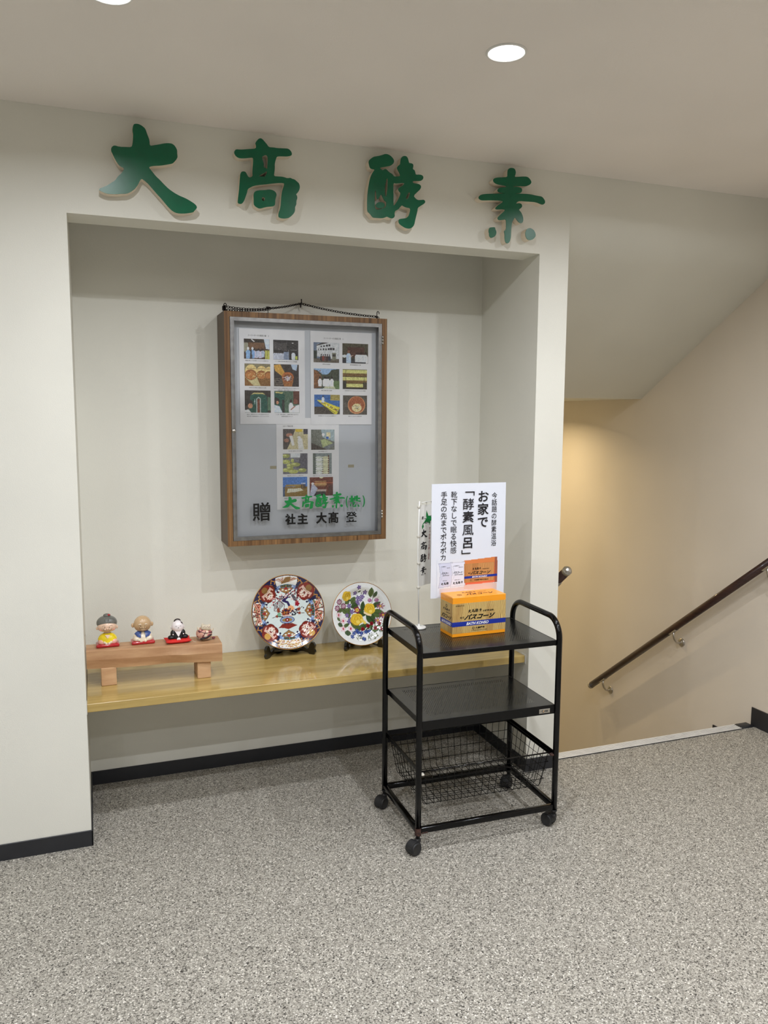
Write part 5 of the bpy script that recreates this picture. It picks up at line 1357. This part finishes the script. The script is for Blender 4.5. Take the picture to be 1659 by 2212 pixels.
for i in range(ny_ + 1):
    y = lerp(BYF + .012, BYB - .012, i / ny_); c_ = (TYF + TYB) / 2; yt = c_ + (y - c_) * (TYB - TYF - .024) / (BYB - BYF - .024)
    wire([(-TX, yt, TZ), (-BX, y, BZ), (BX, y, BZ), (TX, yt, TZ)])
for zf in (0.27, 0.52, 0.77):
    X_ = lerp(TX, BX, zf); Ya = lerp(TYF, BYF, zf); Yb = lerp(TYB, BYB, zf); Z_ = lerp(TZ, BZ, zf)
    mb.tube([(-X_, Ya, Z_), (X_, Ya, Z_), (X_, Yb, Z_), (-X_, Yb, Z_)], wr, 5, closed=True, smooth=False)
o = mb.build('basket_wires', 'black_frame', bk, fix=False); o['kind'] = 'stuff'
# casters: twin hooded wheels, each swivelled its own way
def caster(x, y, ang):
    t_ = bpy.data.objects.new('caster', None); C.objects.link(t_); t_.parent = tro; t_.location = (x, y, 0); t_.rotation_euler = (0, 0, ang)
    t_.empty_display_size = .02
    mb = MB()
    mb.lathe([(0.0, .066), (.0115, .066), (.0115, .0615), (.0075, .060), (.0075, .045), (0, .044)], 18)
    # hood: a quarter drum over the wheels
    pts = [(-.022 + .0225 * math.cos(a_), .0235 + .0225 * math.sin(a_)) for a_ in [PI * 1.12 - PI * 1.12 * k / 14 for k in range(15)]]
    pts = pts + [(.004, .052), (-.002, .054)]
    outer = [(-.022 + .0238 * math.cos(a_), .0245 + .0238 * math.sin(a_)) for a_ in [-.25 + (PI + .75) * k / 18 for k in range(19)]] + [(-.022 - .018, .010), (-.022, .0245)]
    mb.prism([outer], -.0150, .0150, lambda u, v, d: (u, d, v))
    mb.rbox(-.012, .009, -.0085, .0085, .034, .050, r=.004, seg=2)
    mb.build('caster_hood', 'rubber', t_, merge=False)
    for s in (-1, 1):
        q_ = Matrix.Translation((-.022, s * .0128, .0225)) @ Matrix.Rotation(-s * PI / 2, 4, 'X')
        MB().lathe([(0, -.0075), (.0195, -.0075), (.0222, -.0055), (.0225, .003), (.0210, .0062), (.0185, .0070), (.0172, .0060), (.0, .0072)], 28, mx=q_).build('wheel', 'rubber', t_)
caster(-hx, -hy, math.radians(24)); caster(hx, -hy, math.radians(-63)); caster(-hx, hy, math.radians(35)); caster(hx, hy, math.radians(38))

# ------------------------------------------------------------------ boxed product on the trolley
bw, bd_, bh = 0.2195, 0.0985, 0.146
bxl, byl = 1.2505, -0.2815
bxt = thing('product_box', 'orange and wood-grain carton with black and white lettering on the top shelf', 'box', (bxl, byl, SZ + 0.0007), math.radians(1.6))
cz0, cz1 = 0.0125, 0.1235      # the printed wood band
mb = MB().rbox(0, bw, 0, bd_, 0, bh, r=0.0008, seg=1, smooth=False)
mb.build('carton', 'orange', bxt)
mb = MB()
mb.box(-0.0002, bw + 0.0002, -0.0003, bd_ + 0.0002, cz0, cz1)
mb.build('wood_print', 'boxwood', bxt)
mb = MB().box(-0.0005, bw + 0.0004, -0.0006, bd_ + 0.0004, 0.0385, 0.0555)
mb.build('blue_stripe', 'blue', bxt)
mb = MB().box(0.002, 0.0035, 0.010, bd_ - 0.008, bh - 0.0006, bh + 0.0003)
mb.build('lid_slot', 'dark', bxt)
ff_ = lambda u, v, d: (u, -0.0009 - d, v)
mb = MB()
brush_row(mb, (0.062, 0.121, 0.0865, 0.1000), ff_, 0)
text(mb, 'の酵素浴剤', (0.123, 0.168, 0.0865, 0.0935), ff_, 0, 0, .02)
text(mb, '薬用', (0.030, 0.046, 0.0670, 0.0745), ff_, 0, 0, .0)
text(mb, 'バスコーソ', (0.046, 0.176, 0.0610, 0.0815), ff_, 0, 0, .048, .55)
text(mb, '大高酵素', (0.094, 0.132, 0.0245, 0.0325), ff_, 0, 0, .03)
text(mb, '大高酵素株式会社北海道', (0.078, 0.142, 0.0180, 0.0213), ff_, 0)
text(mb, '医薬部外品', (0.012, 0.046, 0.1130, 0.1180), ff_, 0)
mb.lathe([(0.0038, 0), (0.0050, 0), (0.0050, .0002), (.0038, .0002)], 24, mx=Matrix.Translation((0.0855, -0.0008, 0.0285)) @ Matrix.Rotation(PI / 2, 4, 'X'))
text(mb, '〶', (0.0832, 0.0878, 0.0262, 0.0308), ff_, 0)
mb.build('front_lettering', 'letter_black', bxt, merge=False)['kind'] = 'stuff'
mb = MB(); text(mb, 'BATH KOHSO', (0.056, 0.148, 0.0412, 0.0518), ff_, 0, 0.0002, .03, .3)
mb.build('stripe_lettering', 'white_ink', bxt, merge=False)['kind'] = 'stuff'
fl = lambda u, v, d: (-0.0009 - d, bd_ - u, v)
mb = MB(); text(mb, 'バスコーソ', (0.010, 0.090, 0.0610, 0.0780), fl, 0, 0, .045, .5); brush_row(mb, (0.022, 0.078, 0.0905, 0.1000), fl, 0); text(mb, 'の酵素浴剤', (0.046, 0.080, 0.0825, 0.0872), fl, 0)
mb.lathe([(0.0044, 0), (0.0058, 0), (.0058, .0002), (.0044, .0002)], 24, mx=Matrix.Translation((-0.0008, bd_ / 2, 0.1085)) @ Matrix.Rotation(-PI / 2, 4, 'Y'))
mb.build('side_lettering', 'letter_black', bxt, merge=False)['kind'] = 'stuff'
mb = MB(); text(mb, 'BATH KOHSO', (0.012, 0.088, 0.0415, 0.0515), fl, 0, 0.0002, .03, .3)
mb.build('side_stripe_lettering', 'white_ink', bxt, merge=False)['kind'] = 'stuff'
ft = lambda u, v, d: (u, v, bh + 0.0004 + d)
mb = MB(); text(mb, 'バスコーソ', (0.070, 0.190, 0.026, 0.052), ft, 0, 0, .048, .55); brush_row(mb, (0.070, 0.132, 0.060, 0.076), ft, 0); text(mb, 'の酵素浴剤', (0.134, 0.172, 0.061, 0.070), ft, 0)
mb.lathe([(0.0068, 0), (0.0090, 0), (.0090, .0002), (.0068, .0002)], 28, mx=Matrix.Translation((0.046, 0.038, bh + 0.0003)))
text(mb, '〶', (0.0415, 0.0505, 0.0335, 0.0425), ft, 0)
mb.build('lid_lettering', 'brown_print', bxt, merge=False)['kind'] = 'stuff'

# ------------------------------------------------------------------ poster card standing behind the box
PX0, PX1, PZ0, PZ1, PY = 1.2075, 1.5132, 0.8330, 1.2593, -0.1775
pc = thing('poster_card', 'white poster with vertical black lettering and pictures, fixed behind the carton', 'poster', ((PX0 + PX1) / 2, PY, PZ0), 0)
pcx, pcz = (PX0 + PX1) / 2, PZ0
mb = MB(); n_ = 14; m_ = 10; vv = []
for d_ in (0.0, 0.0006):
    for j in range(m_ + 1):
        for i in range(n_ + 1):
            u, v = i / n_, j / m_
            vv.append((PX0 - pcx + u * (PX1 - PX0) + .0006 * math.sin(4 * v), d_ + .0016 * math.sin(PI * u) - .0016, v * (PZ1 - PZ0) + (0.0 if u > 0 else 0.0)))
g = lambda d_, i, j: d_ * (n_ + 1) * (m_ + 1) + j * (n_ + 1) + i
fcs = []
for j in range(m_):
    for i in range(n_):
        fcs += [(g(0, i, j), g(0, i + 1, j), g(0, i + 1, j + 1), g(0, i, j + 1)), (g(1, i, j), g(1, i, j + 1), g(1, i + 1, j + 1), g(1, i + 1, j))]
for i in range(n_): fcs += [(g(0, i, 0), g(1, i, 0), g(1, i + 1, 0), g(0, i + 1, 0)), (g(0, i, m_), g(0, i + 1, m_), g(1, i + 1, m_), g(1, i, m_))]
for j in range(m_): fcs += [(g(0, 0, j), g(0, 0, j + 1), g(1, 0, j + 1), g(1, 0, j)), (g(0, n_, j), g(1, n_, j), g(1, n_, j + 1), g(0, n_, j + 1))]
mb.add(vv, fcs, 0, False)
mb.build('card', 'paper', pc)
mb = MB().box(1.262 - pcx, 1.462 - pcx, -0.0065, -0.0018, 0.0, 0.020)
mb.build('fixing_tape', 'white', pc)
pf = lambda u, v, d: (u - pcx, -0.0020 - d, v - pcz)
mb = MB()
vtext(mb, '今話題の酵素温浴', (1.4542, 1.4766, 1.0187, 1.2225), pf, 0, 0, .008)
vtext(mb, 'お家で', (1.3955, 1.4418, 1.0925, 1.2290), pf, 0, 0, .018, 1.04)
vtext(mb, '酵素風呂', (1.3330, 1.3800, 1.0150, 1.2030), pf, 0, 0, .018, 1.06)
for (x0, x1, z0, z1) in ((1.3430, 1.3815, 1.2245, 1.2285), (1.3775, 1.3815, 1.2130, 1.2285), (1.3315, 1.3690, 0.9940, 0.9980), (1.3315, 1.3355, 0.9940, 1.0090)):
    mb.box(x0 - pcx, x1 - pcx, -0.0021, -0.00195, z0 - pcz, z1 - pcz)
vtext(mb, '靴下なしで眠る快感', (1.2850, 1.3110, 0.9985, 1.2305), pf, 0, 0, .008)
vtext(mb, '手足の先までポカポカ', (1.2445, 1.2698, 0.9745, 1.2305), pf, 0, 0, .008)
mb.build('vertical_lettering', 'ink', pc, merge=False)['kind'] = 'stuff'
# printed picture of the carton and two sachets, with their reflection
art = Art(150, 84, (222, 226, 236), (1.232, 1.492, 0.8360, 0.9790))
def q4_(x0, x1, z0a, z0b, z1a, z1b): return [(x0, z0a), (x1, z0b), (x1, z1b), (x0, z1a)]
art.poly(q4_(1.345, 1.482, .8595, .848, .8800, .8770), (218, 190, 182)); art.poly(q4_(1.345, 1.482, .8370, .838, .8595, .8500), (218, 208, 212))
art.poly(q4_(1.243, 1.345, .8480, .846, .8680, .8690), (214, 202, 206))
art.poly([(1.3415, .9685), (1.482, .9765), (1.4845, .8790), (1.350, .8755)], (196, 92, 44))
art.poly([(1.3415, .9685), (1.472, .9765), (1.472, .9570), (1.3430, .9560)], (214, 126, 66)); art.poly([(1.3480, .8825), (1.4845, .8865), (1.4845, .8790), (1.350, .8755)], (222, 104, 70))
art.poly([(1.472, .9765), (1.483, .9765), (1.485, .879), (1.474, .877)], (150, 84, 60))
for (sx, tone) in ((1.2365, (206, 210, 232)), (1.2850, (222, 226, 242))):
    art.poly([(sx, .9640), (sx + .060, .9655), (sx + .062, .958), (sx + .058, .925), (sx + .061, .888), (sx + .0655, .8760), (sx + .001, .8700), (sx + .006, .888), (sx + .0085, .925), (sx + .0035, .955)], tuple(x * .86 for x in tone))
    art.poly([(sx + .002, .9615), (sx + .059, .9630), (sx + .0595, .955), (sx + .0565, .925), (sx + .059, .89), (sx + .0625, .8775), (sx + .004, .8720), (sx + .008, .888), (sx + .0105, .925), (sx + .0055, .955)], tone)
    art.line([(sx + .012, .95), (sx + .02, .925), (sx + .014, .9)], .0012, tuple(x * .92 for x in tone))
art_mesh('printed_picture', art, lambda u, v: (u - pcx, -0.00195, v - pcz), 'poster_print', pc)
mb = MB().add([(x - pcx, -0.0021, z - pcz) for x, z in ((1.3450, .8835), (1.4700, .8870), (1.4700, .9570), (1.3430, .9560))], [(0, 1, 2, 3)])
mb.build('printed_wood', 'posterwood', pc)
mb = MB().add([(x - pcx, -0.0022, z - pcz) for x, z in ((1.3450, .8990), (1.4835, .9020), (1.4835, .9110), (1.3450, .9080))], [(0, 1, 2, 3)])
mb.build('printed_stripe', 'blue', pc)
pf2 = lambda u, v, d: (u - pcx, -0.0024 - d, v - pcz)
mb = MB()
brush_row(mb, (1.3780, 1.4150, .9300, .9400), pf2, 0); text(mb, 'の酵素浴剤', (1.417, 1.448, .9310, .9355), pf2, 0)
text(mb, 'バスコーソ', (1.3700, 1.4560, .9135, .9270), pf2, 0, 0, .045, .5); text(mb, '薬用', (1.361, 1.370, .917, .922), pf2, 0)
text(mb, '大高酵素株式会社', (1.386, 1.447, .8895, .8955), pf2, 0, 0, .02)
mb.lathe([(0.0024, 0), (0.0034, 0), (.0034, .0001), (.0024, .0001)], 20, mx=Matrix.Translation((1.3725 - pcx, -0.0022, .8925 - pcz)) @ Matrix.Rotation(PI / 2, 4, 'X'))
for sx, cut in ((1.2365, .75), (1.2850, 1.0)):
    w_ = .040 * cut
    text(mb, '大高酵素の', (sx + .013, sx + .013 + .026 * cut, .9490, .9525), pf2, 0, 0, 0, .3); text(mb, '酵素浴剤'[:3 if cut < 1 else 4], (sx + .036, sx + .036 + .018 * cut, .9435, .9465), pf2, 0)
    text(mb, 'バスコーソ'[:4 if cut < 1 else 5], (sx + .013, sx + .013 + w_, .9215, .9300), pf2, 0, 0, .04, .5); text(mb, 'BATH KOHSO'[:7 if cut < 1 else 10], (sx + .020, sx + .020 + .034 * cut, .9150, .9190), pf2, 0, 0, .02, .4)
    text(mb, '医薬 部外', (sx + .020, sx + .020 + .024 * cut, .8960, .8990), pf2, 0)
    keys = ('dai', 'taka', 'ko', 'so')[:3 if cut < 1 else 4]
    brush_into(mb, keys, [(sx + .013 + .0108 * k, sx + .0225 + .0108 * k, .8805 + .0006 * k, .8905 + .0006 * k) for k in range(len(keys))], pf2, 0)
mb.build('printed_lettering', 'letter_black', pc, merge=False)['kind'] = 'stuff'
mb = MB(); text(mb, 'BATH KOHSO', (1.377, 1.440, .9015, .9075), pf2, 0, .0001, .03, .3)
mb.build('printed_stripe_lettering', 'white_ink', pc, merge=False)['kind'] = 'stuff'

# ------------------------------------------------------------------ small banner on a stand
fx, fy = 1.1885, -0.1160
fg = thing('table_banner', 'small white vertical banner on a thin pole with round base, behind the poster', 'banner', (fx, fy, SZ + 0.0007), 0)
MB().lathe([(0, 0), (.0275, 0), (.0280, .003), (.0265, .0055), (.024, .0065), (.006, .0070), (.0042, .009), (.004, .016), (0, .016)], 40).build('base', 'white', fg)
lean = -.0035
MB().tube([(0, 0, .006), (lean * .5 - .002, 0, .16), (lean - .0035, 0, .30), (lean + .001, 0, .483)], .0024, 12).build('pole', 'white', fg)
MB().tube([(lean - .005, .0, .4755), (.03, .010, .4785), (.082, .030, .4825)], .0013, 8).build('cross_arm', 'white', fg)
def bpos(u, v, d=0.0):  # banner surface, u 0..1 across, v 0..1 up
    h0, h1 = .158 + .012 * u ** 2 * 0 + .006 * u, .466 + .004 * u
    x = lean * .6 + .0035 - .004 * (1 - v) + .074 * u; y = .028 * u + .007 * math.sin(3.1 * u + 1.2 * v) - .002
    return (x + d * .3, y - d, h0 + (h1 - h0) * v)
mb = MB(); nu, nv = 14, 24; vv = []
for k in (0.0, -.0005):
    vv += [bpos(i / nu, j / nv, k) for j in range(nv + 1) for i in range(nu + 1)]
g2 = lambda k, i, j: k * (nu + 1) * (nv + 1) + j * (nu + 1) + i
fcs = [q_ for j in range(nv) for i in range(nu) for q_ in ((g2(0, i, j), g2(0, i + 1, j), g2(0, i + 1, j + 1), g2(0, i, j + 1)), (g2(1, i, j), g2(1, i, j + 1), g2(1, i + 1, j + 1), g2(1, i + 1, j)))]
mb.add(vv, fcs, 0, True)
bn = mb.build('banner_cloth', 'cloth', fg)
bl = lambda u, v, d: bpos(u, v, .0006 + d)
mb = MB()
for key, v0, v1 in (('dai', .595, .700), ('taka', .440, .548), ('ko', .290, .395), ('so', .125, .240)):
    brush_into(mb, (key,), [(.10, .52, v0, v1)], bl, 0)
text(mb, 'まごころ', (.14, .80, .825, .865), bl, 0, 0, .03)
text(mb, '北海道', (.34, .66, .765, .800), bl, 0, 0, .03)
mb.build('banner_lettering', 'ink', bn, merge=False)['kind'] = 'stuff'
mb = MB(); vtext(mb, '六十余年の伝統と信頼', (.60, .69, .31, .72), bl, 0, 0, .01); vtext(mb, '健康づくり', (.74, .88, .50, .73), bl, 0, 0, .01)
mb.build('banner_red_lettering', 'ink_red', bn, merge=False)['kind'] = 'stuff'
mb = MB().prism([[(.20, .70), (.28, .735), (.24, .765), (.34, .78), (.46, .785), (.58, .775), (.63, .74), (.66, .79), (.82, .815), (.70, .84), (.66, .86), (.55, .855), (.42, .93), (.40, .86), (.44, .83), (.36, .81), (.30, .79), (.22, .775), (.16, .74)]], None, .0001, bl)
mb.build('island_print', 'green_small', bn, merge=False)
for z, w_ in ((.4605, .0045), (.350, .0055), (.248, .0055), (.156, .006)):
    x = lean * (.5 if z < .3 else .9) - .002
    MB().rbox(x - w_, x + w_ + .001, -.0042, .0042, z - .0045, z + .0045, r=.0015, seg=1).build('clip', 'clip', fg)
for k in range(3):
    x = .004 + .026 * k
    MB().add([(x - .004, .001 + .011 * k - .001, .478 + .001 * k), (x + .004, .002 + .011 * k - .001, .478 + .001 * k), (x + .001, .001 + .010 * k - .001, .463)], [(0, 1, 2)]).build('cloth_loop', 'clip', fg)

# ------------------------------------------------------------------ handrails
def handrail(label, ax, wallx, y0, z0, y1, z1, br, sgn, floor_end=True):
    """round dark wood rail from the low end (y0, z0) to the high end (y1, z1); sgn points from the rail to its wall"""
    t_ = thing('handrail', label, 'handrail', (wallx, y0, z0), 0, 'stair handrails')
    L = lambda y, z, x=ax: (x - wallx, y - y0, z - z0)
    dy, dz = y1 - y0, z1 - z0; ln = math.hypot(dy, dz); uy, uz = dy / ln, dz / ln
    MB().tube([L(y0 + uy * .012, z0 + uz * .012), L((y0 + y1) / 2, (z0 + z1) / 2), L(y1 - uy * .012, z1 - uz * .012)], .0195, 28).build('rail', 'rail', t_)
    for (ye, ze, s) in ((y0, z0, 1), (y1, z1, -1)):
        p = lambda k, r: (L(ye + uy * k * s, ze + uz * k * s), r)
        pts = [p(.016, .0205), p(.003, .0208), p(.0, .0205), p(-.0005, .0185), p(-.004, .0175), p(-.009, .0145), p(-.0125, .009), p(-.0138, .001)]
        MB().tube([a_[0] for a_ in pts], [a_[1] for a_ in pts], 28).build('end_cap', 'steel', t_)
    for (yb, zb) in br:      # bracket: wall rosette, curved arm, saddle under the rail
        e_ = bpy.data.objects.new('bracket', None); C.objects.link(e_); e_.parent = t_; e_.location = L(yb, zb, wallx); e_.empty_display_size = .02
        tt = (yb - y0) / dy; zr = z0 + dz * tt
        ro = Matrix.Rotation(-sgn * PI / 2, 4, 'Y')
        MB().lathe([(0, .012), (.010, .0115), (.0125, .0095), (.021, .007), (.0235, .004), (.0235, 0.0005), (0, .0005)], 28, mx=ro).build('rosette', 'steel', e_)
        gx = ax - wallx; top = zr - zb - .0195 * 1.15
        arm = [(0, 0, 0), (gx * .35, 0, -.001), (gx * .62, 0, .006), (gx * .85, 0, .022), (gx * .98, 0, .042), (gx, 0, top)]
        MB().tube(arm, .0062, 14).build('arm', 'steel', e_)
        MB().rbox(-.013, .013, -.030, .030, -.003, .003, r=.002, seg=2, mx=Matrix.Translation((gx, 0, top + .001)) @ Matrix.Rotation(math.atan2(dz, dy) if dy > 0 else -math.atan2(dz, -dy), 4, 'X')).build('saddle', 'steel', e_)
    return t_
sl_ = -0.7655
def zr(y): return -0.2 + (1.335 - y) * -sl_
handrail('long dark wooden handrail on three steel brackets, running down the beige stair wall', 3.0, W3, 1.335, zr(1.335), -0.14, zr(-0.14), [(1.2072, -0.1925), (0.5964, 0.2800), (-0.014, 0.745)], 1)
handrail('end of a dark wooden handrail with silver cap, showing beyond the slim pier', 1.950, W2, 2.6, .8516 - (2.6 - .052) * .7655, .052, .8516, [(2.35, .77 - (2.35 - .13) * .7655), (1.3, .77 - (1.3 - .13) * .7655), (.135, .765)], -1)

bpy.data.objects.remove(_to)
